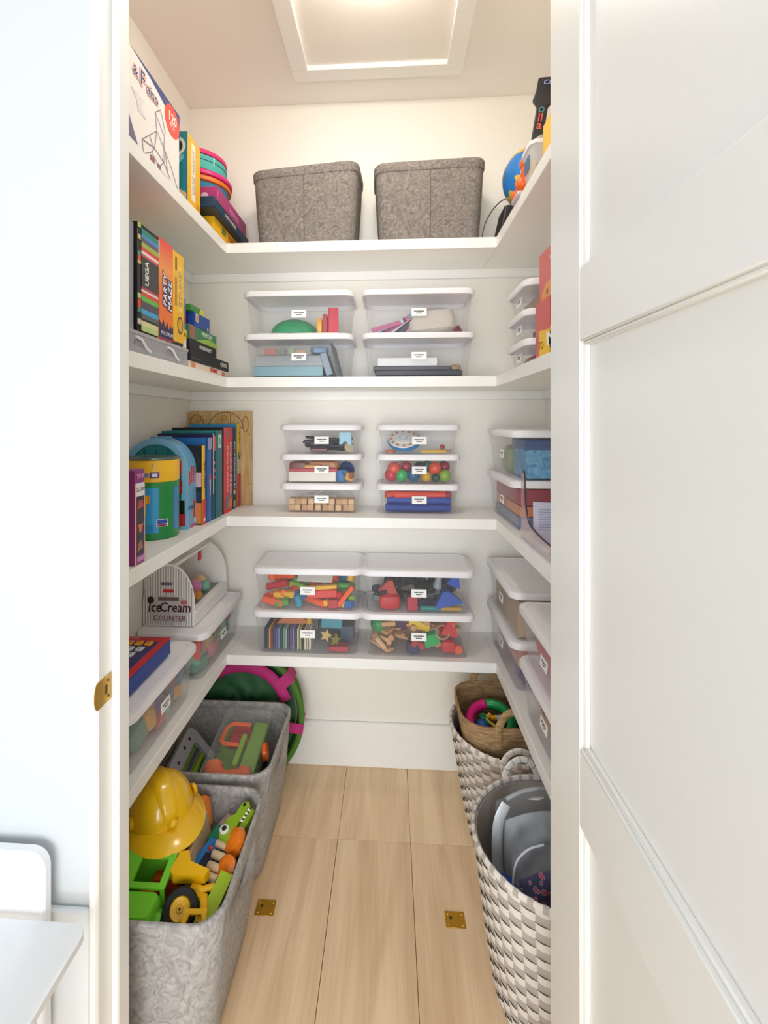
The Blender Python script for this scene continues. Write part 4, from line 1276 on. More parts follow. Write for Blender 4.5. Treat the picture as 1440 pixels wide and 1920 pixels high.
_mr.inputs[1].default_value, _mr.inputs[2].default_value = 0.0, .272
_rp.color_ramp.elements[0].color = srgb('#f08a2c') + (1,)
_rp.color_ramp.elements[1].color = srgb('#e8433f') + (1,)
for _p, _c in ((.45, '#ef6a35'), (.72, '#f29a45')):
    _e = _rp.color_ramp.elements.new(_p)
    _e.color = srgb(_c) + (1,)
_nt.links.new(_tc.outputs['Object'], _sp.inputs[0])
_nt.links.new(_sp.outputs[2], _mr.inputs[0])
_nt.links.new(_mr.outputs[0], _rp.inputs[0])
_nt.links.new(_rp.outputs[0], _nt.nodes['Principled BSDF'].inputs['Base Color'])
_nt.nodes['Principled BSDF'].inputs['Roughness'].default_value = .4
b = Box('board_game', 'orange red game box between the striped and yellow boxes', 'boxed game', (-.84, -.620), (1.257, 1.3385), (zc, 1.953), '', m=om)
b.poly('+x', [(0, .0), (1, 0), (1, .17), (.9, .13), (.8, .17), (.68, .11), (.55, .19), (.42, .12), (.28, .2), (.15, .14), (0, .19)], '#2f2352')
b.rect('+x', 0, 1, 0, .018, '#b02d62')
b.text('+x', 'PARTY', .40, .50, .030, '#343a78', 90, .15, off=.11)
b.text('+x', 'PARTY', .40, .50, .030, '#ece9f0', 90, .15, off=.02)
b.text('+x', 'MAZE', .74, .46, .032, '#3a3468', 90, .15, off=.11)
b.text('+x', 'MAZE', .74, .46, .032, '#f0eeee', 90, .15, off=.02)
b.text('+x', 'MULTI PLAY', .55, .065, .014, '#d8d3e6')
b = Box('board_game', 'bright yellow game box with a round stamp on its side', 'boxed game', (-.84, -.620), (1.3425, 1.412), (zc, 1.948), '#f2bb24', lid=('#201d18', .03))
b.rect('+x', .14, .30, .42, .72, '#b7793a')
b.rect('+x', .16, .30, .80, .94, '#6b5520')
b.rect('+x', .42, .82, .36, .86, '#f7cf55')
b.text('+x', 'EXPLORER', .62, .62, .023, '#5d4a2a', 90, off=.03)
b.text('+x', 'EXPLORER', .62, .62, .023, '#f2dc8a', 90)
b.disc('+x', .62, .22, .019, '#6b5a35', sy=1.4)
b.disc('+x', .62, .22, .014, '#d9a92e', sy=1.4)
b = Box('card_game', 'small yellow and white card box beside the yellow game', 'card game', (-.72, -.628), (1.4205, 1.449), (zc, 1.737), '#e9e6dc')
b.rect('+x', 0, 1, .45, 1, '#f0bf2d')
b.text('+x', 'UVO', .5, .70, .016, '#6b5a20')
b = Box('card_game', 'small lilac card box standing on the yellow card box', 'card game', (-.72, -.630), (1.4205, 1.449), (1.7372, 1.833), '#8d86b4')
b.rect('+x', .1, .9, .05, .45, '#c0605a')
b.rect('+x', .1, .6, .45, .75, '#4f5d92')
b.rect('+x', .1, .9, .02, .12, '#3f8fc0')
b = Box('board_game', 'cream game box at the bottom of the second shelf pile', 'boxed game', (-.85, -.622), (1.456, 1.79), (z2, 1.6455), '#ecdcc6')
b.text('+x', 'DOMINO', .62, .5, .017, '#cf3c3a', off=.03)
b.rect('+x', .04, .14, .2, .8, '#e08a5c')
b.rect('+x', .86, .97, .15, .7, '#c77a70')
b = Box('board_game', 'large black game box upon the cream one', 'boxed game', (-.85, -.618), (1.456, 1.808), (1.6457, 1.6805), '#18171a')
b.text('+x', 'QWIRL', .84, .5, .022, '#cfcac4')
b.rect('+x', .03, .2, .25, .3, '#6a6560')
b = Box('board_game', 'smaller black game box with white lettering in the pile', 'boxed game', (-.84, -.622), (1.46, 1.69), (1.6807, 1.7145), '#161517')
b.text('+x', 'MONUMENT', .55, .5, .018, '#d9d5cf')
b = Box('board_game', 'green landscape game box in the second shelf pile', 'boxed game', (-.84, -.622), (1.46, 1.69), (1.7147, 1.7595), '#3f7f57')
b.poly('+x', [(.2, 0), (1, 0), (1, .3), (.7, .5), (.45, .25)], '#97b347')
b.rect('+x', .0, .16, .05, .95, '#a5605a')
b.text('+x', 'MEADOW', .60, .66, .020, '#cfe3c4')
b = Box('board_game', 'royal blue game box in the second shelf pile', 'boxed game', (-.84, -.622), (1.50, 1.6245), (1.7597, 1.8060), '#24489a')
b.rect('+x', .04, .2, .35, .92, '#d9c89a')
b.rect('+x', .08, .16, .45, .8, '#c0533c')
b.disc('+x', .86, .16, .006, '#d9b53a')
b = Box('board_game', 'thin green and yellow game box on top of the pile', 'boxed game', (-.84, -.625), (1.475, 1.578), (1.8062, 1.826), '#3c8a3a')
b.poly('+x', [(.62, 0), (1, 0), (1, 1), (.75, 1)], '#c9c83a')

# second shelf, right run: two boxes in front of the small bins
b = Box('board_game', 'red and yellow game box standing on the right second shelf', 'boxed game', (.402, .60), (1.235, 1.352), (z2, 1.772), '#d01f33')
b.rect('-x', .0, 1, .0, 1, '#d0605c')  # aisle face paler than the red carton: its lit look put into the colour
b.poly('-x', [(.25, .0), (1, .0), (1, .44), (.25, .50)], '#f0c21f')
b.text('-x', 'TO', .42, .22, .03, '#8a6a1a')
b.rect('-y', .0, 1, .0, .5, '#f0c21f')
b.rect('-y', .0, .6, .12, .40, '#3b3a78')
b.text('-y', 'MANIA', .30, .26, .045, '#e9e4dc', off=.02)
b.poly('-y', [(.2, .5), (1, .5), (1, .62)], '#2f7a3f')
b.disc('-y', .18, .74, .014, '#f1ece6')
b = Box('board_game', 'pink and purple game box on the red one', 'boxed game', (.410, .60), (1.240, 1.345), (1.7723, 1.9055), '#c9233f')
b.rect('-x', .0, 1, .0, 1, '#cf6560')  # pinkish lit tone of the aisle face, painted over the red
b.poly('-x', [(.2, .0), (1, .0), (1, .36), (.55, .34), (.2, .18)], '#e39447')
b.disc('-x', .62, .16, .008, '#7b4a2a')
b.rect('-y', .06, .7, .40, .9, '#4a2d6b')
b.text('-y', 'WOW', .30, .62, .045, '#e5dcea')
b.rect('-y', .0, 1, .0, .34, '#c81f36')

# ================================================================ third shelf, left run
def book(label, x1, y0, y1, h, cover, spine=None, wd=.205, cat='book', nm='picture_book'):
    r = thing(nm, label, cat, (x1 - wd, y0, z3))
    t = y1 - y0
    c, s = mat(cover, .4), mat(spine or cover, .4)
    part(r, 'cover', g_box(0, wd - .002, 0, .0024, 0, h, .0006), c)
    part(r, 'cover', g_box(0, wd - .002, t - .0024, t, 0, h, .0006), c)
    part(r, 'pages', g_box(.004, wd - .004, .0024, t - .0024, .003, h - .003, .0004), mat('#e6dfd0', .8))
    n = 5
    poly = [(wd - .004, 0)] + [(wd - .002 + .003 * math.sin(PI * k / n), t * k / n) for k in range(n + 1)] + [(wd - .004, t)]
    part(r, 'spine', g_prism(poly, h), s)
    bx = Box.__new__(Box)
    bx.d = (wd, t, h)
    bx.root = r
    bx.k = 0.0
    bx.frame = lambda face: {'+x': (Vector((wd + .0008, 0, 0)), Vector((0, t, 0)), Vector((0, 0, h)), Vector((1, 0, 0))),
                             '-y': (Vector((0, 0, 0)), Vector((wd, 0, 0)), Vector((0, 0, h)), Vector((0, -1, 0)))}[face]
    return bx


b = book('book with yellow and red spine and dark animal cover', -.640, 1.606, 1.634, .272, '#17181c', '#f1c21f')
b.rect('+x', .04, .96, 0, .32, '#d0283a')
b.rect('+x', .2, .8, .04, .08, '#ece6e4')
b.text('+x', 'PUPPY TALES', .5, .63, .016, '#5a4a14', 90)
b.disc('-y', .66, .82, .038, '#d9d6d2', sy=.8)
b.disc('-y', .60, .92, .022, '#c9b46a', sy=.6)
b.rect('-y', .30, .98, .48, .66, '#d7a9b2')
b.rect('-y', .30, .98, .30, .42, '#23304c')
b.rect('-y', .30, .98, .02, .28, '#d9803a')
b = book('blue book with a paintbrush on its spine', -.637, 1.642, 1.686, .298, '#1f63a8', '#2b62ab')
b.poly('+x', [(.45, .30), (.6, .30), (.68, .50), (.40, .50)], '#d8c3a8')
b.disc('+x', .52, .53, .008, '#d8405c', sy=1.3)
b.rect('+x', .05, .95, .86, 1.0, '#8f97c4')
b = book('thin navy book with red tag and white edge on its spine', -.636, 1.692, 1.713, .312, '#1b2350', '#16506f')
b.rect('+x', .0, .25, .3, 1.0, '#e6e2de')
b.rect('+x', .25, 1, .80, .97, '#e2432f')
b.disc('+x', .5, .66, .006, '#e0a07c')
b.disc('+x', .6, .57, .007, '#e02f8c')
b.disc('+x', .6, .49, .006, '#c7434b')
b = book('wide teal book with a mint label on its spine', -.635, 1.719, 1.792, .321, '#1a7d7f', '#0f6b7a')
b.rect('+x', .30, .72, .80, .955, '#b9e0cb')
b.rect('+x', .42, .58, .84, .92, '#3f9a80')
b = book('thick red game book with two white title lines', -.632, 1.799, 1.902, .332, '#131418', '#d32730')
b.text('+x', 'MAGNETIC WORLD', .34, .52, .020, '#e3d6d6', 90)
b.text('+x', 'THE BIG ADVENTURE', .70, .52, .021, '#efe6e6', 90)
b.poly('+x', [(.15, .05), (.4, .06), (.55, .16), (.85, .20), (.8, .23), (.4, .20), (.2, .15)], '#4d8594')
b.poly('+x', [(.45, .05), (.9, .05), (.9, .17), (.6, .14)], '#e8793a')
b.disc('+x', .40, .93, .012, '#7c6a88', sy=1.3)
b = book('dark navy book with white title and blue back edge', -.634, 1.908, 1.952, .330, '#17355c', '#14243c')
b.rect('+x', .66, 1, .25, 1, '#3c72ac')
b.text('+x', 'THE COMPLETE ATLAS', .36, .52, .020, '#dfe3e6', 90)
b.rect('+x', .12, .6, .18, .23, '#cfcabd')
b.rect('+x', .12, .6, .02, .10, '#a9a9a6')
b = book('tall book with yellow over red spine and sky blue cover', -.632, 1.958, 1.998, .345, '#3f8fc6', '#e2c11f')
b.rect('+x', 0, 1, 0, .40, '#c7274c')
b.rect('+x', 0, .4, .40, .62, '#bcd0e2')
b.disc('+x', .55, .62, .014, '#2f5a40', sy=1.2)
b.disc('+x', .60, .64, .009, '#9ab53a', sy=1.2)
b.text('+x', 'JOLLY', .5, .84, .018, '#9a7c14', 90)

# wooden shape puzzle leaning in the corner
wp = thing('wooden_puzzle', 'wooden shape puzzle board in the back left corner', 'puzzle', (-.722, 2.013, z3))
PW = PALEWOOD()
part(wp, 'board', g_box(-.132, .138, -.009, .0, 0, .400, .003), mottled('ply', '#b6935f', '#d3b27e', 8, .6, rough=.6, bump=.08, stretch=(6, 1, 1)))
part(wp, 'tray_edge', g_box(-.142, -.132, -.010, .010, 0, .396, .002), mottled('ply', '#b6935f', '#d3b27e', 8, .6))
def outline(pts):
    V = [(x, -.0098, z) for x, z in pts]
    return g_tube(V + V[:1], .0013, 5, up=(0, 1, 0))
for k, pts in enumerate(([(-.1 + .028 * math.cos(RAD(q)), .352 + .034 * math.sin(RAD(q))) for q in range(0, 360, 24)],
                         [(x, z) for x, z in arc(.025, .318, .078, 15, 165, 14)] + [(-.05, .33), (.10, .33)],
                         [(.11 + .012 * math.cos(RAD(q)), .345 + .034 * math.sin(RAD(q))) for q in range(0, 360, 24)])):
    part(wp, 'cut_outline', outline(pts), mat('#6b4723', .7))
for x in (.005, .045):
    part(wp, 'cut_outline', g_tube([(x, -.0098, .335), (x, -.0098, .393)], .0013, 5, up=(0, 1, 0)), mat('#6b4723', .7))
for (x, z) in ((-.088, .366), (.02, .372)):
    part(wp, 'peg', g_lathe([(.006, 0), (.006, .008), (.012, .012), (.010, .02), (.001, .022)], 14), mat('#b98a35', .5), M=TM((x, -.009, z), (PI / 2, 0, 0)))
for z in (.09, .2, .30):
    part(wp, 'score_line', g_box(.118, .1375, -.0096, -.0088, z, z + .0015, .0002), mat('#8a6a3f', .7))

# arched blue carry case
ac = thing('arched_case', 'light blue arched toy carry case with teal window', 'toy case', (-.768, 1.5715, z3))
AW, AH, AD = .106, .300, .066
ro = .106
out_ = [(-AW, 0), (AW, 0), (AW, AH - ro)] + arc(0, AH - ro, ro, 0, 180, 20)[1:-1] + [(-AW, AH - ro)]
part(ac, 'shell', g_prism(out_, AD), mat('#6aa9d0', .35), M=TM((0, AD / 2, 0), (PI / 2, 0, 0)))
ri = ro - .020
outer = [(AW, AH - ro)] + arc(0, AH - ro, ro, 0, 180, 20)[1:-1] + [(-AW, AH - ro), (-AW, 0), (AW, 0)]
inner = [(ri, AH - ro)] + arc(0, AH - ro, ri, 0, 180, 20)[1:-1] + [(-ri, AH - ro), (-ri, .02), (ri, .02)]
part(ac, 'front_rim', g_hole_plate(outer, inner, .007), mat('#7db8dc', .35), M=TM((0, -AD / 2, 0), (PI / 2, 0, 0)))
part(ac, 'window', g_prism([(ri - .001, AH - ro)] + arc(0, AH - ro, ri - .001, 0, 180, 20)[1:-1] + [(-ri + .001, AH - ro), (-ri + .001, .10), (ri - .001, .10)], .002), mat('#0f7f86', .3), M=TM((0, -AD / 2 - .0002, 0), (PI / 2, 0, 0)))
for x in (-.04, .0, .04):
    part(ac, 'window_bar', g_box(x - .003, x + .003, -AD / 2 - .004, -AD / 2 - .002, .10, AH - .035, .001), mat('#0a5f68', .4))
for (p, c) in (((.075, .20), '#c02a3a'), ((.078, .135), '#b5203a'), ((.086, .07), '#17181b'), ((.088, .03), '#c7233a')):
    part(ac, 'print', g_box(-.012, .012, -AD / 2 - .0078, -AD / 2 - .0070, -.018, .026, .0002), mat(c, .4), loc=(p[0], 0, p[1]))
for k, (y, z, w, h, c) in enumerate(((-.020, .145, .008, .045, '#c8262f'), (-.005, .150, .008, .055, '#d8352f'), (.010, .150, .010, .055, '#d33a3a'), (.018, .03, .016, .06, '#e4482c'), (.004, .0, .03, .012, '#d45a7a'), (.024, .012, .012, .07, '#dff0f8'))):
    part(ac, 'print', g_box(AW + .0001, AW + .0009, y - w / 2, y + w / 2, z, z + h, .0002), mat(c, .4))
label_text(ac, 'SCENES', mat('#2d5f86', .5), (AW + .0012, -.004, .068), (PI / 2, 0, PI / 2), .016)
part(ac, 'clasp', g_box(-.03, .03, -.02, .02, AH - .004, AH + .004, .002), mat('#5b9cc6', .35))

# green tin
tn = thing('toy_canister', 'green round canister with yellow band and map picture', 'canister', (-.735, 1.452, z3))
part(tn, 'body', g_lathe([(.072, 0), (.0755, .003), (.0755, .170), (.0745, .172)], 40), mat('#1f8a43', .3))
part(tn, 'band', g_lathe([(.0745, .1722), (.0765, .174), (.0765, .236), (.075, .238)], 40), mat('#f2bd28', .3))
part(tn, 'rim', g_lathe([(.0745, .238), (.0775, .239), (.0775, .244), (.073, .246), (.07, .243), (.001, .243)], 40), mat('#6f7f78', .3, .6))
def wrap(a0, a1, z0, z1, c, nm, r=.0762, n=10):
    V, F = [], []
    for k in range(n + 1):
        a = RAD(a0 + (a1 - a0) * k / n)
        for rr, z in ((r, z0), (r, z1), (r - .0008, z1), (r - .0008, z0)):
            V.append((rr * math.cos(a), rr * math.sin(a), z))
    for k in range(n):
        for q in range(4):
            F.append([4 * k + q, 4 * k + (q + 1) % 4, 4 * k + 4 + (q + 1) % 4, 4 * k + 4 + q])
    F += [[0, 1, 2, 3], [4 * n, 4 * n + 1, 4 * n + 2, 4 * n + 3]]
    return part(tn, nm, (V, F), mat(c, .35))
wrap(-104, -52, .022, .156, '#2c9fd4', 'picture')
wrap(-101, -79, .075, .135, '#e8a826', 'print', .0768)
wrap(-79, -71, .110, .135, '#e9b53a', 'print', .0768)
wrap(-75, -73, .10, .135, '#a0622c', 'print', .0768)
wrap(-95, -63, .024, .048, '#1d8cc0', 'print', .0766)
wrap(-91, -81, .055, .066, '#c9b43f', 'print', .0768)
wrap(-57, -31, .040, .062, '#e9e4ea', 'emblem', .0770)
wrap(-55, -33, .048, .060, '#2a52a8', 'print', .0774)
wrap(-55, -35, .041, .047, '#a32a4a', 'print', .0774)
wrap(-15, 5, .025, .155, '#3f7fc4', 'picture')
wrap(-71, -51, .186, .203, '#4a3a8a', 'emblem', .0772)
wrap(-67, -55, .190, .199, '#e6dff0', 'print', .0776)
wrap(-89, -73, .188, .200, '#7a7fae', 'print', .0772)
wrap(-109, -97, .192, .212, '#27336f', 'print', .0772)
wrap(-67, -63, .218, .228, '#8a97a4', 'print', .0772)
b = Box('puzzle_box', 'slim purple puzzle box before the green canister', 'boxed game', (-.80, -.620), (1.133, 1.180), (z3, 1.334), '#8a2d76')
b.rect('+x', .0, .12, .0, .86, '#e8b08a')
b.rect('+x', .92, 1, .05, .84, '#e8b08a')
b.rect('+x', .12, .92, .10, .72, '#2a2038')
b.rect('+x', .12, .92, .72, .86, '#ece8ea')
b.text('+x', 'GLOW', .52, .79, .014, '#7a7480')
b.text('+x', 'TRUE', .52, .93, .016, '#e0a8cc')
b.poly('+x', [(.2, .58), (.85, .60), (.75, .68), (.3, .67)], '#b5433f')
b.poly('+x', [(.3, .42), (.8, .42), (.6, .33), (.45, .33)], '#e06a3a')
b.poly('+x', [(.2, .14), (.8, .16), (.6, .25), (.35, .22)], '#a86a5a')
b.rect('+x', .2, .85, .03, .08, '#c58ac0')

# third shelf, right run: acrylic display tray with papers
at_ = thing('acrylic_tray', 'clear acrylic tray with curved black-edged side on the right third shelf', 'tray', (.482, 1.345, z3))
AC = clear_plastic('#eef0f4', .30, .08)
part(at_, 'base', g_box(-.085, .10, -.20, .145, .0, .005, .001), AC)
part(at_, 'front_wall', g_box(-.085, -.080, -.20, .145, .005, .032, .001), AC)
part(at_, 'end_wall', g_box(-.080, .10, .140, .145, .005, .032, .001), AC)
cur = [(-.078, .196), (-.070, .20), (-.064, .19), (-.060, .13), (-.050, .085), (-.030, .055), (0, .046), (.04, .040), (.09, .038)]
V = [(-.083, .128 - (p[0] + .078) * 1.55, p[1] + .006) for p in cur]
part(at_, 'black_edge', g_tube(smooth(V), .0026, 8, up=(1, 0, 0)), mat('#2a1f26', .35))
poly = [(-v[1], v[2]) for v in V]
pp = [(v[1], v[2]) for v in V] + [(V[-1][1], .006), (.140, .006), (.140, V[0][2])]
part(at_, 'side_panel', g_prism(pp, .003), clear_plastic('#dcb9c0', .5, .1), M=Matrix(((0, 0, 1, -.0845), (1, 0, 0, 0), (0, 1, 0, 0), (0, 0, 0, 1))))
part(at_, 'wire_loop', g_tube([(.02, -.06, .006), (.02, -.05, .10), (.022, -.035, .16), (.03, -.03, .18), (.06, -.03, .19)], .0022, 8), mat('#c9ccd2', .3))
cdv = thing('card_sleeve', 'pale lilac printed card standing in the acrylic tray', 'card', (.462, 1.385, z3 + .0055), (RAD(-8), 0, RAD(-12)))
part(cdv, 'card', g_loft([ring(rrect(.055, .0012, .001), 0), ring(rrect(.055, .0012, .001), .118)]), mat('#b9b6ca', .5))
for k in range(9):
    part(cdv, 'print_line', g_box(-.04, -.002 if k % 3 else -.01, -.0016, -.0012, .040 + .007 * k, .0425 + .007 * k, .0001), mat('#8d8aa8', .6))
    part(cdv, 'print_line', g_box(.006, .042 if k % 2 else .034, -.0016, -.0012, .040 + .007 * k, .0425 + .007 * k, .0001), mat('#9a97b2', .6))
fh = thing('felt_berry', 'small red and green felt berry in the acrylic tray', 'toy', (.452, 1.270, z3 + .0055))
part(fh, 'berry', g_ball(.013, 14, 8), mat('#c9202c', .5), loc=(0.008, 0, .020))
part(fh, 'leaf', shape('wedge', (.045, .015, .02)), mat('#1f7a45', .6), loc=(-.016, .008, 0))
part(fh, 'leaf', shape('wedge', (.03, .012, .018)), mat('#2f8a55', .6), loc=(.026, .008, 0))

# ================================================================ lowest shelf, left run: toys on the bins
zt = z4 + BH + .0005
ic = thing('ice_cream_counter', 'white striped toy ice cream counter on the far left bin', 'toy', (-.768, 1.790, zt))
wx, hy_, hh = .092, .165, .215
def arch_poly(w, h, n=14):
    s = .075
    return [(-w, 0), (w, 0), (w, s)] + [(w * math.cos(PI * k / n / 1.0 * 1.0), s + (h - s) * math.sin(PI * k / n)) for k in range(1, n)] + [(-w, s)]
for (y, nm) in ((-hy_, 'end_panel'), (hy_ - .006, 'end_panel')):
    part(ic, nm, g_prism(arch_poly(wx, hh), .006), mat('#eceae6', .45), M=TM((0, y + .006, 0), (PI / 2, 0, 0)))
for k in range(21):
    x = -wx + .006 + k * .0092
    if x > wx - .004:
        break
    q = min(1, abs(x + .0023) / wx)
    zt_ = .075 + (hh - .075) * math.sqrt(max(0, 1 - q * q)) - .006
    part(ic, 'stripe', g_box(x, x + .0044, -hy_ - .0006, -hy_ - .0001, .003, zt_, .0001), mat('#a7a29c', .5))
part(ic, 'logo_field', g_loft([ring(rrect(.068, .045, .03), 0), ring(rrect(.068, .045, .03), .0006)]), mat('#c4bcb9', .5), M=TM((.0, -hy_ - .0004, .056), (PI / 2, 0, 0)))
DK = mat('#3f141b', .5)
label_text(ic, 'Ice', DK, (-.050, -hy_ - .0016, .064), (PI / 2, 0, 0), .050, .82, .12, off=.015)
label_text(ic, 'Cream', DK, (.023, -hy_ - .0016, .064), (PI / 2, 0, 0), .047, .86, .12, off=.015)
label_text(ic, 'COUNTER', mat('#6d2f38', .5), (.004, -hy_ - .0016, .026), (PI / 2, 0, 0), .026, .95)
part(ic, 'scoop_print', g_lathe([(.0125, 0), (.0125, .0006)], 16), DK, M=TM((-.064, -hy_ - .0008, .089), (PI / 2, 0, 0)))
part(ic, 'ribbon_print', g_loft([ring([(p[0], p[1] + .006 - 3.2 * p[0] * p[0]) for p in rrect(.037, .0065, .002)], 0), ring([(p[0], p[1] + .006 - 3.2 * p[0] * p[0]) for p in rrect(.037, .0065, .002)], .0007)]), mat('#6d5552', .5), M=TM((.0, -hy_ - .0008, .092), (PI / 2, 0, 0)))
part(ic, 'oval_print', g_loft([ring(rrect(.020, .0058, .0056), 0), ring(rrect(.020, .0058, .0056), .0007)]), mat('#c8232f', .5), M=TM((-.001, -hy_ - .0008, .122), (PI / 2, 0, 0)))
part(ic, 'tag_print', g_box(-.020, .020, -hy_ - .0012, -hy_ - .0005, .141, .152, .0002), mat('#6d6875', .5), loc=(-.006, 0, 0))
part(ic, 'oval_print', g_loft([ring(rrect(.0125, .007, .0065), 0), ring(rrect(.0125, .007, .0065), .0007)]), mat('#b9666a', .5), M=TM((.055, -hy_ - .0008, .083), (PI / 2, 0, RAD(-0))))
part(ic, 'counter_front', g_box(wx - .008, wx, -hy_ + .006, hy_ - .006, .0, .044, .001), mat('#eceae8', .45))
part(ic, 'counter_top', g_box(wx - .026, wx + .004, -hy_ + .006, hy_ - .006, .044, .050, .001), mat('#f2f0ee', .45))
part(ic, 'back_panel', g_box(-wx, -wx + .006, -hy_ + .006, hy_ - .006, .0, .16, .001), mat('#dcd9d4', .5))
part(ic, 'floor_panel', g_box(-wx + .006, wx - .008, -hy_ + .006, hy_ - .006, 0.0, .006, .001), mat('#d9d7d3', .5))
part(ic, 'shelf_panel', g_box(-wx + .006, wx - .028, -hy_ + .006, hy_ - .006, .040, .045, .001), mat('#8f8d8c', .5))
part(ic, 'top_rail', g_box(.016, .026, -hy_ + .006, hy_ - .006, hh - .010, hh - .0, .001), mat('#eceae6', .45))
part(ic, 'scoop_holder', g_prism([(-.012, .0), (.012, 0), (.009, .034), (-.009, .034)], .006), mat('#c1242d', .45), M=TM((.02, .05, hh - .046), (PI / 2, 0, RAD(90))))
for k, (x, y, z, r, c, nm) in enumerate(((-.004, -.105, .0455, .026, '#e6e3de', 'white'), (-.022, -.055, .0455, .031, '#221e1f', 'dark chocolate'), (.018, .012, .0455, .029, '#d987b5', 'pink'), (.010, .082, .0455, .027, '#e2bd86', 'vanilla'), (.042, .052, .0455, .021, '#79b5a2', 'mint'), (-.04, .03, .0455, .024, '#3a2a22', 'brown'))):
    tag(MB().add(*shape('ball', (r,)), mat(c, .45)).build('scoop', None, (-.768 + x, 1.790 + y, zt + z)), nm + ' toy ice cream scoop in the counter tray', 'toy')
one(g_lathe([(.003, 0), (.016, .055), (.014, .057), (.001, .05)], 16), mat('#a8732e', .6), 'toy_cone', 'brown toy ice cream cone lying in the counter tray', 'toy', (-.722, 1.752, zt + .062), (RAD(70), 0, RAD(30)))

b = Box('letter_game', 'blue and red letter button game on the near left bin', 'electronic game', (-.858, -.667), (1.130, 1.428), (zt, zt + .050), '#1d3f96', bev=.006)
b.rect('+z', .0, 1, .0, 1, '#c4182c')
b.rect('+z', .04, .88, .04, .90, '#24286b')
b.rect('+z', .04, .80, .93, .985, '#a8182a')
b.text('+z', 'LETTERS', .40, .955, .012, '#d98f9a')
for r in range(5):
    for k in range(5):
        c = '#eda423' if r == 0 else '#dfe1e8'
        ww = .062
        x = .14 + .155 * k - (.05 * r if k == 4 else .05 * r)
        if x < .05:
            continue
        y = .84 - .115 * r
        o_, A_, B_, n_ = b.frame('+z')
        p = o_ + A_ * x + B_ * y
        bt = part(b.root, 'button', g_loft([ring(rrect(.0105, .0125, .004), .0), ring(rrect(.0105, .0125, .004), .0035), ring(rrect(.009, .011, .004), .0045)]), mat(c, .4), loc=(p.x, p.y, b.d[2]))
        label_text(bt, 'ABCDEFGHIJKLMNOPQRSTUVWXYZ'[(r * 5 + k) % 26], mat('#a05a14' if r == 0 else '#5b5f70', .5), (0, 0, .0049), (0, 0, 0), .012)

# ================================================================ felt bins on the floor
def felt_bin(label, xc, yc, w0, w1, d0, d1, h, rz=0.0):
    r = thing('felt_bin', label, 'storage bin', (xc, yc, 0), (0, 0, rz), 'large grey felt bins on the floor')
    n = 8
    def rg(k, z, ins=0, b=0):
        return ring(rrect((w0 + (w1 - w0) * k) / 2 - ins + b, (d0 + (d1 - d0) * k) / 2 - ins + b, .062), z)
    t = .008
    rings = [rg(0, 0, .01), rg(0, .008), rg(.25, h * .25, 0, .004), rg(.5, h * .5, 0, .006), rg(.8, h * .8, 0, .003), rg(.98, h - .004), rg(1, h, .002), rg(1, h, t - .002), rg(.98, h - .004, t), rg(.5, h * .5, t, .005), rg(.05, .014, t)]
    body = MB().add(*g_loft(rings), FELT()).build('body', r, angle=60)
    # cut the two lens-shaped hand slots
    for sx in (1, -1):
        cx_ = sx * (w0 + (w1 - w0) * .8) / 2
        pts = [(.058 * math.cos(2 * PI * k / 24), .020 * math.sin(2 * PI * k / 24) * (1 - .35 * abs(math.cos(2 * PI * k / 24)))) for k in range(24)]
        cut = MB().add(*g_prism(pts, .12), FELT(), M=Matrix.Translation((cx_ - .06, 0, h - .068)) @ Matrix(((0, 0, 1, 0), (1, 0, 0, 0), (0, 1, 0, 0), (0, 0, 0, 1)))).build('cutter')
        cut.location = (xc, yc, 0)
        bpy.context.view_layer.update()
        md = body.modifiers.new('slot', 'BOOLEAN')
        md.operation = 'DIFFERENCE'
        md.solver = 'EXACT'
        md.object = cut
        dg = bpy.context.evaluated_depsgraph_get()
        me = bpy.data.meshes.new_from_object(body.evaluated_get(dg))
        body.modifiers.clear()
        body.data = me
        bpy.data.objects.remove(cut)
    body.data.name = 'body'
    part(r, 'hem', g_loft([rg(.9, h - .028, -.0005), rg(.93, h - .027, -.002), rg(1, h - .002, -.002), rg(1, h + .002, .001), rg(1, h + .002, t - .001), rg(.98, h - .004, t + .001), rg(.93, h - .026, t + .0015), rg(.9, h - .028, t)], close=True), FELT(), angle=60)
    return r


felt_bin('front large grey felt bin full of toy trucks and a yellow helmet', -.580, 1.215, .345, .420, .345, .405, .358)
felt_bin('rear large grey felt bin holding a clear case and a grey toy', -.583, 1.648, .345, .418, .345, .395, .362)

YEL, GRN, LIME, ORG = '#f2bf12', '#79d436', '#a3bd20', '#f4801c'
# hard hat
hat = thing('hard_hat', 'yellow plastic hard hat lying on the toys in the front felt bin', 'helmet', (-.640, 1.302, .370), (RAD(2), RAD(-1), RAD(-44)))
HM = mat(YEL, .2, coat=.5)
n = 14
part(hat, 'shell', g_lathe([(.088, 0), (.090, .006)] + [(.088 * math.cos(PI / 2 * k / n) + 1e-4, .006 + .094 * math.sin(PI / 2 * k / n)) for k in range(1, n + 1)], 40), HM, angle=60)
br = []
for k in range(48):
    a = 2 * PI * k / 48
    br.append((math.cos(a), math.sin(a), max(0, math.cos(a)) ** .9))
def brim(extra, z, rr):
    q = 1.0 if extra > .005 else 0.0
    return [(c * (rr + extra + .056 * f * q), s * (rr + extra + .030 * f * q), z - .012 * f * q) for c, s, f in br]
part(hat, 'brim', g_loft([brim(0, .008, .086), brim(.012, .003, .086), brim(.015, -.001, .086), brim(.012, -.003, .086), brim(-.002, .0, .086)], close=True), HM, angle=60)
V, F = [], []
na, nb = 22, 6
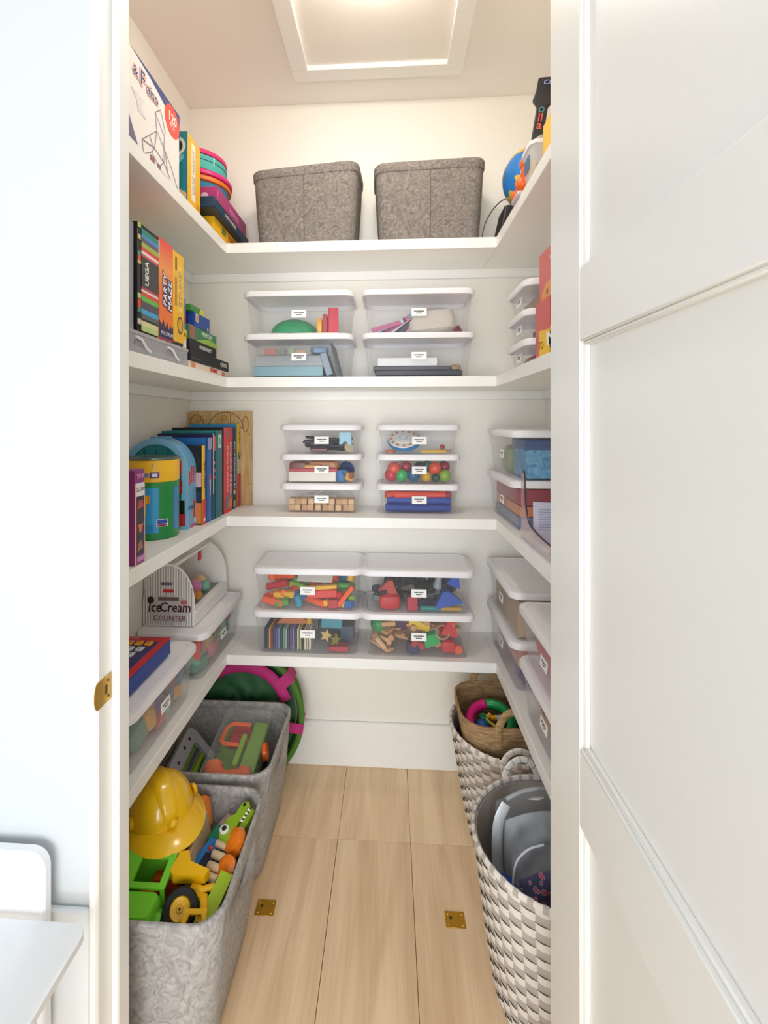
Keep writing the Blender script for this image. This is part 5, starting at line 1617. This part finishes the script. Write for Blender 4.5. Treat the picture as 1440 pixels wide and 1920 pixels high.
for i in range(na + 1):
    t = RAD(8 + 164 * i / na)
    for k in range(nb + 1):
        y = (k / nb * 2 - 1)
        w = .030 * (.6 + .4 * math.sin(t))
        rr = .0885 + (.0045 if 0 < k < nb else -.003) * (1 if 0 < i < na else 0)
        yy = w * y
        sc = math.sqrt(max(0.01, 1 - (yy / .11) ** 2))
        V.append((rr * math.cos(t) * sc, yy, .006 + rr * 1.08 * math.sin(t) * sc))
for i in range(na):
    for k in range(nb):
        q = i * (nb + 1) + k
        F.append([q, q + 1, q + nb + 2, q + nb + 1])
MB().add(V, F, HM).build('crest', hat, angle=60)
part(hat, 'front_boss', g_ball(.013, 14, 8, .8), HM, loc=(.093, 0, .020))
for s in (-1, 1):
    part(hat, 'side_boss', g_lathe([(.016, 0), (.013, .008), (.001, .010)], 16), HM, M=TM((.03, s * .083, .03), (-s * PI / 2 * .9, 0, 0)))

# dump truck
G = mat(GRN, .35)
tk = thing('toy_truck', 'bright green toy dump truck at the front left of the felt bin', 'toy truck', (-.605, 1.126, .2285))
part(tk, 'hood', g_loft([ring(rrect(.064, .034, .012), 0), ring(rrect(.066, .036, .014), .095), ring(rrect(.060, .030, .014), .108)]), G, loc=(0, -.050, .0))
hw, hd = .066, .038
part(tk, 'windscreen_frame', g_hole_plate([(-hw, -hd), (hw, -hd), (hw, hd), (-hw, hd)], [(-hw + .048, -hd + .012), (hw - .016, -hd + .012), (hw - .016, hd - .012), (-hw + .048, hd - .012)], .007), G, M=TM((.004, .020, .118), (RAD(14), 0, 0)))
for (x, y) in ((.062, -.010), (.062, .050), (-.055, -.010), (-.055, .050)):
    part(tk, 'pillar', g_box(x - .005, x + .005, y - .005, y + .005, .03, .112 if y < 0 else .126, .002), G)
part(tk, 'cab_floor', g_box(-.064, .066, -.014, .056, .035, .042, .002), mat('#4f9a24', .4))
part(tk, 'seat', g_box(-.01, .03, .0, .03, .042, .07, .004), mat('#d8472a', .4))
bed = MB()
for g in (g_box(-.070, .062, .060, .065, .03, .128, .002), g_box(-.070, -.065, .060, .100, .03, .112, .002), g_box(.057, .062, .060, .100, .03, .112, .002), g_box(-.070, .062, .060, .100, .025, .031, .002)):
    bed.add(*g, G)
bed.build('bed', tk)
for x in (-.05, -.02, .01, .04):
    part(tk, 'bed_rib', g_box(x, x + .007, .0655, .069, .04, .12, .002), G)
part(tk, 'fender', g_tube([(.070, -.084, .03), (.072, -.080, .07), (.072, -.050, .088), (.070, -.024, .07)], .008, 8, .5), G)
for (x, y) in ((-.066, -.05), (.05, -.05), (-.066, .05), (.05, .05)):
    part(tk, 'wheel', g_cyl(.024, .016, 20, .004), BLACK(), M=TM((x, y, -.002), (0, PI / 2, 0)))

# loader with one big wheel turned up
ld = thing('toy_loader', 'yellow toy loader with a big black wheel at the front of the felt bin', 'toy truck', (-.480, 1.094, .318))
Yp = mat('#f0b90e', .3)
wM = TM((-.006, -.006, .0), (RAD(40), RAD(12), 0))
part(ld, 'tyre', g_loft([[(r * math.cos(2 * PI * k / 32), r * math.sin(2 * PI * k / 32), z) for k in range(32)] for r, z in ((.024, -.014), (.036, -.014), (.040, -.008), (.040, .008), (.036, .014), (.024, .014))], close=True), mat('#151517', .7), M=wM)
part(ld, 'hub', g_lathe([(.0245, -.012), (.0245, .010), (.021, .0145), (.017, .0125), (.008, .0130), (.006, .017), (.001, .017)], 28), Yp, M=wM)
part(ld, 'axle_pin', g_lathe([(.003, .017), (.003, .019), (.001, .019)], 10), mat('#5a430c', .5), M=wM)
part(ld, 'bucket', g_prism([(-.046, -.018), (-.034, -.026), (.042, -.010), (.046, .006), (-.008, .012), (-.026, .034), (-.046, .026)], .026), Yp, M=TM((-.010, .066, .012), (RAD(10), RAD(4), RAD(-8))))
part(ld, 'arm', g_tube([(.014, .030, .0), (.040, .018, .008), (.050, -.006, .004), (.048, -.030, -.004)], .010, 10, .7), Yp)
part(ld, 'arm', g_tube([(.0, .044, .006), (.03, .036, .008), (.052, .05, .004)], .009, 10, .7), Yp)
part(ld, 'cab', g_hole_plate([(-.032, -.016), (.032, -.016), (.024, .024), (-.024, .024)], [(-.020, -.006), (.020, -.006), (.014, .014), (-.014, .014)], .008), Yp, M=TM((.040, -.040, .004), (RAD(24), 0, RAD(4))))
part(ld, 'chassis', g_box(-.02, .05, -.02, .06, -.07, -.022, .006), mat('#1c1c1e', .5))
for s in (.052, .060):
    part(ld, 'bolt', g_lathe([(.004, 0), (.003, .002), (.001, .0022)], 10), mat('#8d6a10', .4, .6), M=TM((.048, -s + .034, .013)))

# further toys in the front bin
one(g_box(-.006, .006, -.085, .085, 0, .135, .002), PALEWOOD(), 'wooden_board', 'upright wooden board edge beside the yellow hard hat', 'board', (-.508, 1.268, .208), (0, RAD(-6), RAD(3)))
one(g_box(-.03, .03, -.06, .06, 0, .11, .002), mat('#c8431c', .4), 'toy_box', 'orange red toy box under the yellow hard hat', 'toy', (-.556, 1.222, .205), (0, RAD(-4), RAD(3)))
one(g_loft([ring(rrect(.026, .020, .004), 0), ring(rrect(.028, .024, .004), .05), ring(rrect(.020, .016, .004), .07)]), mat('#f4821f', .4), 'toy_block', 'bright orange angular toy block behind the hard hat', 'toy', (-.543, 1.368, .290), (RAD(12), RAD(-10), RAD(20)))
pn = thing('picture_toy', 'blue toy panel with a black animal shape in the front bin', 'toy', (-.488, 1.245, .278), (RAD(4), RAD(10), RAD(-20)))
part(pn, 'panel', g_box(-.028, .028, -.052, .052, 0, .022, .003), mat('#1d7fd0', .35))
part(pn, 'animal_shape', g_prism([(-.012, -.02), (.012, -.026), (.02, -.005), (.014, .008), (.02, .024), (.002, .030), (-.008, .018), (-.016, .016)], .0012), mat('#10163a', .5), loc=(.006, -.006, .0222))
part(pn, 'edge', g_box(-.030, .030, -.060, -.053, -.012, .018, .002), mat('#2a2470', .4))
one(g_loft([ring(rrect(.032, .024, .006), 0), ring(rrect(.032, .024, .006), .028), ring(rrect(.024, .018, .006), .034)]), mat('#15865a', .35), 'toy_block', 'emerald green toy block behind the blue panel', 'toy', (-.472, 1.318, .268), (RAD(10), RAD(8), RAD(-22)))
one(g_box(-.022, .022, -.030, .030, 0, .05, .004), mat('#b39b92', .5), 'toy_block', 'pinkish beige block by the rear bin wall', 'toy', (-.468, 1.368, .245), (RAD(14), 0, RAD(-30)))
rl = thing('wooden_roller', 'wooden peg roller toy with two glossy orange wheels', 'toy', (-.424, 1.235, .300), (0, 0, RAD(-8)))
OG = mat(ORG, .12, coat=.6)
PEG = mat('#e3cba6', .55)
part(rl, 'wheel', g_lathe([(.001, -.020), (.020, -.018), (.031, -.008), (.034, .004), (.028, .016), (.012, .022), (.001, .022)], 14), OG, M=TM((.006, .036, .020), (RAD(25), RAD(-35), 0)))
part(rl, 'wheel', g_lathe([(.001, -.014), (.018, -.013), (.026, -.004), (.026, .006), (.016, .013), (.001, .014)], 20), OG, M=TM((.014, -.032, .014), (RAD(38), RAD(-18), 0)))
part(rl, 'tyre', g_torus(.026, .005, 28, 8), BLACK(), M=TM((.012, -.034, .008), (RAD(38), RAD(-18), 0)))
for k, y in enumerate((.050, .020, -.010, -.040, -.066)):
    part(rl, 'peg', g_lathe([(.0095, 0), (.0105, .002), (.0105, .036), (.0095, .038)], 12), PEG, M=TM((-.052 + .004 * k, y + .012, .014 - .002 * k), (0, PI / 2, RAD(-10))))
part(rl, 'bead', g_ball(.006, 10, 6), mat('#e8321f', .4), loc=(-.055, .01, .016))
cr = thing('toy_crocodile', 'lime green wooden crocodile with round eyes at the bin corner', 'toy', (-.431, 1.316, .318), (RAD(0), RAD(-10), RAD(70)))
part(cr, 'head', g_prism([(-.052, -.014), (-.03, -.022), (.0, -.014), (.05, -.018), (.062, -.004), (.054, .012), (.02, .010), (.004, .022), (-.03, .024), (-.05, .012)], .024), mat('#92b81f', .35), M=TM((0, 0, 0)))
part(cr, 'jaw', g_prism([(-.03, -.04), (.045, -.036), (.05, -.024), (-.0, -.020), (-.034, -.026)], .022), mat('#86ab1c', .35))
for k in range(4):
    part(cr, 'tooth', g_lathe([(.004, 0), (.0005, -.009)], 8), mat('#f2f0e8', .4), M=TM((.008 + .011 * k, -.017, .0245), (RAD(-80), 0, 0)))
part(cr, 'eye', g_lathe([(.0125, 0), (.0125, .004), (.001, .005)], 18), mat('#f4f2ee', .3), loc=(-.030, .010, .0242))
part(cr, 'pupil', g_lathe([(.0065, 0), (.0065, .0015), (.001, .002)], 16), BLACK(), loc=(-.030, .010, .0290))
part(cr, 'nostril', g_lathe([(.0045, 0), (.0045, .0012), (.001, .0015)], 12), BLACK(), loc=(.050, .002, .0242))
one(g_prism([(-.022, -.05), (.022, -.05), (.026, -.028), (.018, -.02), (.022, .055), (-.01, .058), (-.016, -.012), (-.024, -.03)], .022), mat('#a0c01d', .35), 'toy_piece', 'lime green bent toy piece beside the loader', 'toy', (-.418, 1.118, .302), (RAD(16), RAD(6), RAD(-8)))
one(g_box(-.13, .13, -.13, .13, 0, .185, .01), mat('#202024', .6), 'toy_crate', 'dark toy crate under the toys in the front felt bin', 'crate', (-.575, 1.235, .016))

# rear bin: clear case with green and orange toys, grey tablet toy
cs = thing('clear_case', 'clear plastic case packed with green and orange toys in the rear bin', 'case', (-.527, 1.640, .262), (RAD(5), RAD(4), RAD(2)))
part(cs, 'shell', g_loft([ring(rrect(.083, .155, .018), 0), ring(rrect(.085, .157, .02), .004), ring(rrect(.085, .157, .02), .092), ring(rrect(.0835, .1555, .02), .092), ring(rrect(.0835, .1555, .02), .003)]), clear_plastic('#e6ecec', .06))
part(cs, 'cover', g_loft([ring(rrect(.085, .157, .02), .0925), ring(rrect(.085, .157, .02), .0945)]), clear_plastic('#e9efef', .02, .05))
part(cs, 'green_panel', g_box(-.078, .078, -.146, .146, .008, .030, .004), mat('#6a9a2e', .4))
part(cs, 'green_panel', g_box(.022, .076, -.14, .135, .030, .060, .004), mat('#7fae3a', .4))
part(cs, 'red_panel', g_box(-.050, .020, .028, .12, .030, .05, .004), mat('#c02a34', .4))
part(cs, 'spine', g_loft([ring(rrect(.010, .075, .009), .03), ring(rrect(.008, .070, .008), .068)]), mat('#8fbf2c', .4), loc=(.006, -.01, 0))
part(cs, 'orange_handle', g_tube([(.02, .085, .083), (-.045, .085, .083), (-.062, .06, .083), (-.062, -.0, .083), (-.05, -.012, .083), (.0, -.012, .083)], .0085, 4, .9), mat('#f2611a', .35))
part(cs, 'orange_phone', g_tube([(-.058, -.09, .06), (-.05, -.118, .06), (-.01, -.125, .062), (.03, -.125, .062), (.058, -.11, .062)], [.032, .030, .019, .026, .030], 12), mat('#ec6a2a', .35))
part(cs, 'coral_cap', g_box(.022, .070, -.148, -.092, .040, .086, .010), mat('#e2644e', .4))
one(g_lathe([(.001, -.010), (.022, -.010), (.028, -.006), (.028, .006), (.022, .010), (.001, .010)], 24), mat('#f2651a', .3), 'toy_disc', 'orange toy disc beside the clear case in the rear bin', 'toy', (-.428, 1.628, .318), (0, RAD(82), RAD(10)))
tb_ = thing('toy_tablet', 'pale grey toy tablet with green picture slats in the rear bin', 'toy', (-.683, 1.605, .262), (0, RAD(52), RAD(6)))
o2 = rrect(.085, .130, .04, 8)
i2 = [(p[0] + .012, p[1]) for p in rrect(.050, .092, .02, 8)]
part(tb_, 'frame', g_hole_plate(o2, i2, .018), mat('#b9bdc6', .35))
part(tb_, 'screen', g_prism(i2, .006), mat('#7a9a3c', .4))
for k, (x, c) in enumerate(((-.010, '#5b5a86'), (.012, '#8fae34'), (.034, '#3d5a2a'))):
    part(tb_, 'slat', g_box(x - .006, x + .006, -.085, .085, .006, .014 + .004 * k, .002), mat(c, .4))
for (x, y) in ((-.062, .07), (-.064, .02), (-.060, -.05)):
    part(tb_, 'button', g_lathe([(.006, 0), (.005, .003), (.001, .0035)], 12), mat('#3a3c44', .4), loc=(x, y, .018))
part(tb_, 'red_button', g_loft([ring(rrect(.010, .018, .009), .018), ring(rrect(.008, .016, .008), .023)]), mat('#b02a44', .4), loc=(-.03, -.112, 0))
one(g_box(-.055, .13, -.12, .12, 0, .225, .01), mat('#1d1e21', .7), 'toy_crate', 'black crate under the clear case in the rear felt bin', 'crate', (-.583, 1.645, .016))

# ================================================================ folded play tunnel
tu = thing('play_tunnel', 'green and pink pop-up play tunnel folded flat behind the rear felt bin', 'play tunnel', (-.603, 1.925, .262), (RAD(80), 0, RAD(4)))
GF = mat('#4f7d2c', .8, bump=.3, scale=60)
for k in range(5):
    part(tu, 'hoop', g_torus(.236 - .003 * (k % 2), .0115, 56, 8), GF if k % 2 == 0 else mat('#3f6a24', .8, bump=.3, scale=60), loc=(.003 * k, 0, -.040 + .020 * k))
V, F = [], []
nr, na = 7, 48
for i in range(nr + 1):
    r = .222 * i / nr
    for k in range(na):
        t = 2 * PI * k / na
        z = .014 * math.sin(5 * t + 3 * i) * (i / nr) * (1 - i / nr) * 4 + .012 * math.sin(9 * t - 2 * i) * (1 - i / nr)
        V.append((r * math.cos(t), r * math.sin(t), z + .012))
for i in range(nr):
    for k in range(na):
        F.append([i * na + k, i * na + (k + 1) % na, (i + 1) * na + (k + 1) % na, (i + 1) * na + k])
MB().add(V, F, mat('#1f5a2c', .55, bump=.3, scale=40)).build('fabric', tu, angle=80)
PK = mat('#c02a78', .7, bump=.2, scale=60)
part(tu, 'pink_band', g_torus(.196, .022, 48, 8, RAD(20), RAD(200), .45), PK, loc=(0, 0, .046))
for (ang, w) in ((38, .046), (-8, .036)):
    M_ = Matrix.Rotation(RAD(ang), 4, 'Z')
    part(tu, 'pink_strap', g_loft([ring(rrect(.036, w / 2, .004, cx=.224), .053), ring(rrect(.036, w / 2, .004, cx=.224), .057)]), PK, M=M_)
    part(tu, 'pink_strap', g_box(.2505, .2545, -w / 2, w / 2, -.054, .057, .001), PK, M=M_)

# ================================================================ woven baskets
CREAM, TAUPE = mat('#eee7df', .5, vary=.03), mat('#bdb4ab', .55, vary=.06)


def woven_basket(label, xc, yc, r0, r1, h, sy, nv=40, nh=19, handle=None):
    r = thing('woven_basket', label, 'basket', (xc, yc, 0), (0, 0, 0), 'woven strap baskets along the right wall')
    def rad(z):
        k = z / h
        return r0 + (r1 - r0) * (k ** .8)
    part(r, 'liner', g_loft([[(rr * math.cos(2 * PI * k / 48), rr * sy * math.sin(2 * PI * k / 48), z) for k in range(48)] for rr, z in ((r0 - .006, .002), (rad(h * .3) - .006, h * .3), (rad(h * .65) - .006, h * .65), (r1 - .006, h - .006), (r1 - .009, h - .006), (rad(h * .65) - .009, h * .65), (r0 - .009, .008))]), mat('#a89f95', .8))
    hs_ = h / nh
    # upright straps, each over and under the bands
    for i in range(nv):
        a = 2 * PI * i / nv
        da = 2 * PI / nv * .47
        V, F = [], []
        m = nh * 3
        for q in range(m + 1):
            z = h * q / m
            band = z / hs_
            over = math.sin(PI * (band) + PI * (i % 2))
            rr = rad(z) + .0028 * over
            for s in (-1, 1):
                V.append((rr * math.cos(a + s * da), rr * sy * math.sin(a + s * da), z))
        for q in range(m):
            F.append([2 * q, 2 * q + 1, 2 * q + 3, 2 * q + 2])
        MB().add(V, F, TAUPE).build('upright_strap', r, recalc=False, angle=80)
    for j in range(nh):
        V, F = [], []
        m = nv * 3
        for q in range(m):
            a = 2 * PI * q / m
            ph = q / 3.0
            # under where the upright is over
            over = -math.cos(PI * ph) * (1 if True else 0)
            sgn = math.cos(PI * ph) * (-1 if (j % 2 == 0) else 1)
            for s in (0, 1):
                z = hs_ * (j + .05 + .90 * s)
                rr = rad(z) + .0028 * sgn
                V.append((rr * math.cos(a), rr * sy * math.sin(a), z))
        for q in range(m):
            k2 = (q + 1) % m
            F.append([2 * q, 2 * k2, 2 * k2 + 1, 2 * q + 1])
        MB().add(V, F, CREAM).build('band', r, recalc=False, angle=80)
    part(r, 'rim', g_loft([[((r1 + rr * math.cos(t)) * math.cos(2 * PI * k / 64), (r1 + rr * math.cos(t)) * sy * math.sin(2 * PI * k / 64), h + .008 * math.sin(t)) for t in [2 * PI * q / 8 for q in range(8)]] for k in range(64) for rr in (.0052,)], close=True), CREAM)
    mb = MB()
    nw = nv
    for i in range(nw):
        a0, a1 = 2 * PI * (i + .05) / nw, 2 * PI * (i + .42) / nw
        rings = []
        for q in range(3):
            a = a0 + (a1 - a0) * q / 2
            rings.append([((r1 + .0066 * math.cos(t)) * math.cos(a), (r1 + .0066 * math.cos(t)) * sy * math.sin(a), h + .0096 * math.sin(t)) for t in [2 * PI * u / 8 for u in range(8)]])
        mb.add(*g_loft(rings), TAUPE)
    mb.build('rim_wraps', r)['kind'] = 'stuff'
    if handle:
        for (a, lean) in handle:
            ca, sa = math.cos(RAD(a)), math.sin(RAD(a))
            pts, pr = [], []
            for q in range(15):
                t = PI * q / 14
                u = -.052 * math.cos(t)
                zz = .062 * math.sin(t) - .012
                bx_, by_ = ca * (r1 + lean * max(0, zz)), sa * sy * (r1 + lean * max(0, zz))
                pts.append((bx_ - sa * u, by_ + ca * u, h + zz))
            hd_ = part(r, 'handle', g_tube(pts, .0095, 8, .5, up=(ca, sa, 0)), CREAM)
            wr = MB()
            for q in range(1, 14, 2):
                p0, p1 = Vector(pts[q]), Vector(pts[q + 1])
                wr.add(*g_tube([p0, p0 + (p1 - p0) * .25], .0102, 8, .55, up=(ca, sa, 0)), TAUPE)
            wr.build('handle_wraps', hd_)
    return r


woven_basket('front woven grey and cream basket holding clear zipped bags', .4235, 1.245, .150, .2075, .400, 1.0, handle=((100, .1),))
woven_basket('rear woven grey and cream basket holding the jute basket', .4230, 1.712, .136, .207, .392, 1.0, handle=((-96, .1),))

# jute basket inside the rear woven one
jb = thing('jute_basket', 'brown braided jute basket with loop handles inside the rear woven basket', 'basket', (.416, 1.712, .012))
JM = JUTE()
def jr(hx, hy, z, cut=0):
    return ring(rrect(hx, hy, min(hx, hy) * .62, 7), z)
prof = []
nz = 26
for k in range(nz + 1):
    z = .455 * k / nz
    f = k / nz
    hx, hy = .082 + .100 * f ** .75, .084 + .060 * f ** .75
    prof.append(jr(hx + .0022 * (k % 2), hy + .0022 * (k % 2), z))
inn = []
for k in range(nz, -1, -2):
    z = .455 * k / nz
    f = k / nz
    hx, hy = .082 + .100 * f ** .75 - .008, .084 + .060 * f ** .75 - .008
    inn.append(jr(hx + .0015 * ((k // 2) % 2), hy + .0015 * ((k // 2) % 2), z + (.006 if k == 0 else 0)))
part(jb, 'body', g_loft(prof + inn), JM, angle=70)
for (y, s) in ((-.142, -1), (.142, 1)):
    pts = [(-.046 * math.cos(PI * q / 14) + (-.02 if s < 0 else -.055), y + s * .002, .44 + .068 * math.sin(PI * q / 14)) for q in range(15)]
    part(jb, 'handle', g_tube([(pts[0][0], y, .39)] + pts + [(pts[-1][0], y, .39)], .0125, 8, .4, up=(0, 1, 0)), JM)
# toys in it
rt = thing('ring_rattle', 'pink and green tube ring on the toys in the jute basket', 'toy', (.352, 1.705, .405), (RAD(18), RAD(-8), RAD(0)))
part(rt, 'pink_half', g_torus(.072, .0165, 24, 12, RAD(92), RAD(262)), mat('#e0187f', .3))
part(rt, 'green_half', g_torus(.072, .0165, 26, 12, RAD(-92), RAD(90)), mat('#129a4f', .3))
part(rt, 'clear_joint', g_torus(.072, .0172, 4, 12, RAD(258), RAD(272)), mat('#e7a0c8', .3))
one(g_ball(.026, 16, 10), mat('#1f62a8', .35), 'ball', 'blue ball inside the pink and green ring', 'ball', (.325, 1.705, .385))
one(g_ball(.03, 16, 10), mat('#5a2a92', .35), 'ball', 'purple ball at the right of the jute basket', 'ball', (.46, 1.665, .385))
one(g_ball(.02, 16, 10), mat('#14905a', .35), 'ball', 'green ball inside the pink and green ring', 'ball', (.385, 1.672, .385))
ck_ = thing('bead_chain', 'yellow toy bead chain inside the ring', 'toy', (.352, 1.71, .404))
for k, (x, y) in enumerate(((-.006, .022), (.002, .026), (.012, .018), (.020, .013), (.030, .015))):
    part(ck_, 'bead', g_ball(.0085, 10, 6), mat('#efb01f', .35), loc=(x, y, .004 * (k % 2)))
part(ck_, 'link', g_tube([(-.012, .012, .0), (-.008, -.01, .004), (.004, -.032, .006), (.018, -.042, .0)], .0045, 8), mat('#b6cc2a', .4))
part(ck_, 'link', g_torus(.010, .0035, 14, 6), mat('#1f9f63', .4), loc=(-.02, .02, .004))
one(g_cyl(.008, .05, 14, .002), mat('#c9cdd6', .3), 'toy_tube', 'silver tube lying inside the ring', 'toy', (.372, 1.722, .408), (0, RAD(88), RAD(6)))
one(g_box(-.03, .03, -.025, .025, 0, .03, .004), mat('#8a2430', .5), 'toy_block', 'dark red block under the bead chain', 'block', (.365, 1.70, .362), (0, RAD(10), 0))
one(g_loft([ring(rrect(.03, .05, .02), 0), ring(rrect(.034, .054, .02), .03), ring(rrect(.02, .03, .015), .05)]), mat('#b06a7c', .6), 'plush_toy', 'dusty pink plush at the back of the jute basket', 'toy', (.472, 1.755, .372))
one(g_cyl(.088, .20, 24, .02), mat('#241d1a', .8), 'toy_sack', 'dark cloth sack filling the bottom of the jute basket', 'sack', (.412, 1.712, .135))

# bags in the front woven basket
def pillow(hx, hz, th, seed, nx=22, nz=26, sag=0.0):
    rn = random.Random(seed)
    ph = [rn.uniform(0, 6) for _ in range(8)]
    V, F = [], []
    for side in (1, -1):
        for j in range(nz + 1):
            for i in range(nx + 1):
                u, v = i / nx * 2 - 1, j / nz * 2 - 1
                e = max(0, (1 - abs(u) ** 3)) * max(0, (1 - abs(v) ** 3))
                w = th * math.sqrt(e) * side
                wr = .006 * math.sin(5 * u + 3 * v + ph[0]) + .005 * math.sin(9 * v - 4 * u + ph[1]) + .004 * math.sin(13 * u + 7 * v + ph[2])
                cr_ = 1 - .10 * max(0, abs(u) + abs(v) - 1.25)
                V.append((hx * u * cr_, w + wr * e + sag * (1 - v * v), hz * (v * cr_ + 1)))
    n1 = (nx + 1) * (nz + 1)
    for s in (0, 1):
        for j in range(nz):
            for i in range(nx):
                a = s * n1 + j * (nx + 1) + i
                F.append([a, a + 1, a + nx + 2, a + nx + 1])
    return V, F


FILM = clear_plastic('#e6eaee', .16, .06)
zb = thing('zip_bag', 'large clear zipped plastic bag at the back of the front woven basket', 'bag', (.395, 1.310, .145), (RAD(-6), 0, RAD(14)))
MB().add(*pillow(.115, .150, .044, 4), FILM).build('film', zb, angle=80)
part(zb, 'side_gusset', g_tube(smooth([(-.110, -.01, .05), (-.115, -.012, .16), (-.106, -.01, .24), (-.080, -.008, .282)]), .015, 8, .3, up=(0, 1, 0)), mat('#e4e7ea', .3))
part(zb, 'zip_strip', g_tube(smooth([(-.075, 0, .288), (-.02, .004, .300), (.045, .002, .299), (.10, 0, .284)]), .005, 6), mat('#b9bcc0', .4))
part(zb, 'hang_tab', g_box(-.010, .010, -.0015, .0015, -.022, .022, .001), mat('#dedede', .4), M=TM((.0, -.022, .294), (RAD(62), 0, RAD(15))))
gp = thing('grey_pouch', 'folded grey cloth inside the large clear bag', 'cloth', (.395, 1.310, .155), (RAD(-6), 0, RAD(14)))
MB().add(*pillow(.090, .118, .022, 4), mat('#c6cbcf', .7, bump=.3, scale=20)).build('cloth', gp, angle=80)
z2b = thing('zip_bag', 'clear zipped bag over dark patterned cloth at the front of the woven basket', 'bag', (.385, 1.150, .165), (RAD(-10), 0, RAD(14)))
MB().add(*pillow(.092, .130, .042, 14), clear_plastic('#e2e4ec', .10, .04)).build('film', z2b, angle=80)
part(z2b, 'piping', g_tube(smooth([(-.090, 0, .05), (-.092, 0, .14), (-.080, 0, .225), (-.045, 0, .256), (.0, 0, .262)]), .0026, 8, up=(0, 1, 0)), mat('#d4d7de', .3))
cl = thing('patterned_cloth', 'navy cloth with pink and white prints inside the front clear bag', 'cloth', (.385, 1.150, .190), (RAD(-10), 0, RAD(14)))
cm = bpy.data.materials.new('navy_print')
cm.use_nodes = True
_nt = cm.node_tree
_tc = _nt.nodes.new('ShaderNodeTexCoord')
_vo = _nt.nodes.new('ShaderNodeTexVoronoi')
_vo.inputs['Scale'].default_value = 60
_rp = _nt.nodes.new('ShaderNodeValToRGB')
_rp.color_ramp.interpolation = 'CONSTANT'
_rp.color_ramp.elements[0].color = srgb('#d8486a') + (1,)
_rp.color_ramp.elements[1].position = .30
_rp.color_ramp.elements[1].color = srgb('#b6c0d8') + (1,)
_e = _rp.color_ramp.elements.new(.35)
_e.color = srgb('#38366a') + (1,)
_nt.links.new(_tc.outputs['Object'], _vo.inputs['Vector'])
_nt.links.new(_vo.outputs['Distance'], _rp.inputs[0])
_nt.links.new(_rp.outputs[0], _nt.nodes['Principled BSDF'].inputs['Base Color'])
_nt.nodes['Principled BSDF'].inputs['Roughness'].default_value = .5
MB().add(*pillow(.080, .092, .018, 14), cm).build('cloth', cl, angle=80)
one(shape('soft', (.05, .03, .06)), mat('#1f35a0', .4), 'toy_block', 'royal blue toy at the edge of the front woven basket', 'toy', (.276, 1.185, .290), (0, RAD(12), RAD(-40)))
one(g_cyl(.125, .075, 24, .02), mat('#4a4a4e', .8), 'cloth_sack', 'grey sack filling the bottom of the front woven basket', 'sack', (.4235, 1.245, .012))
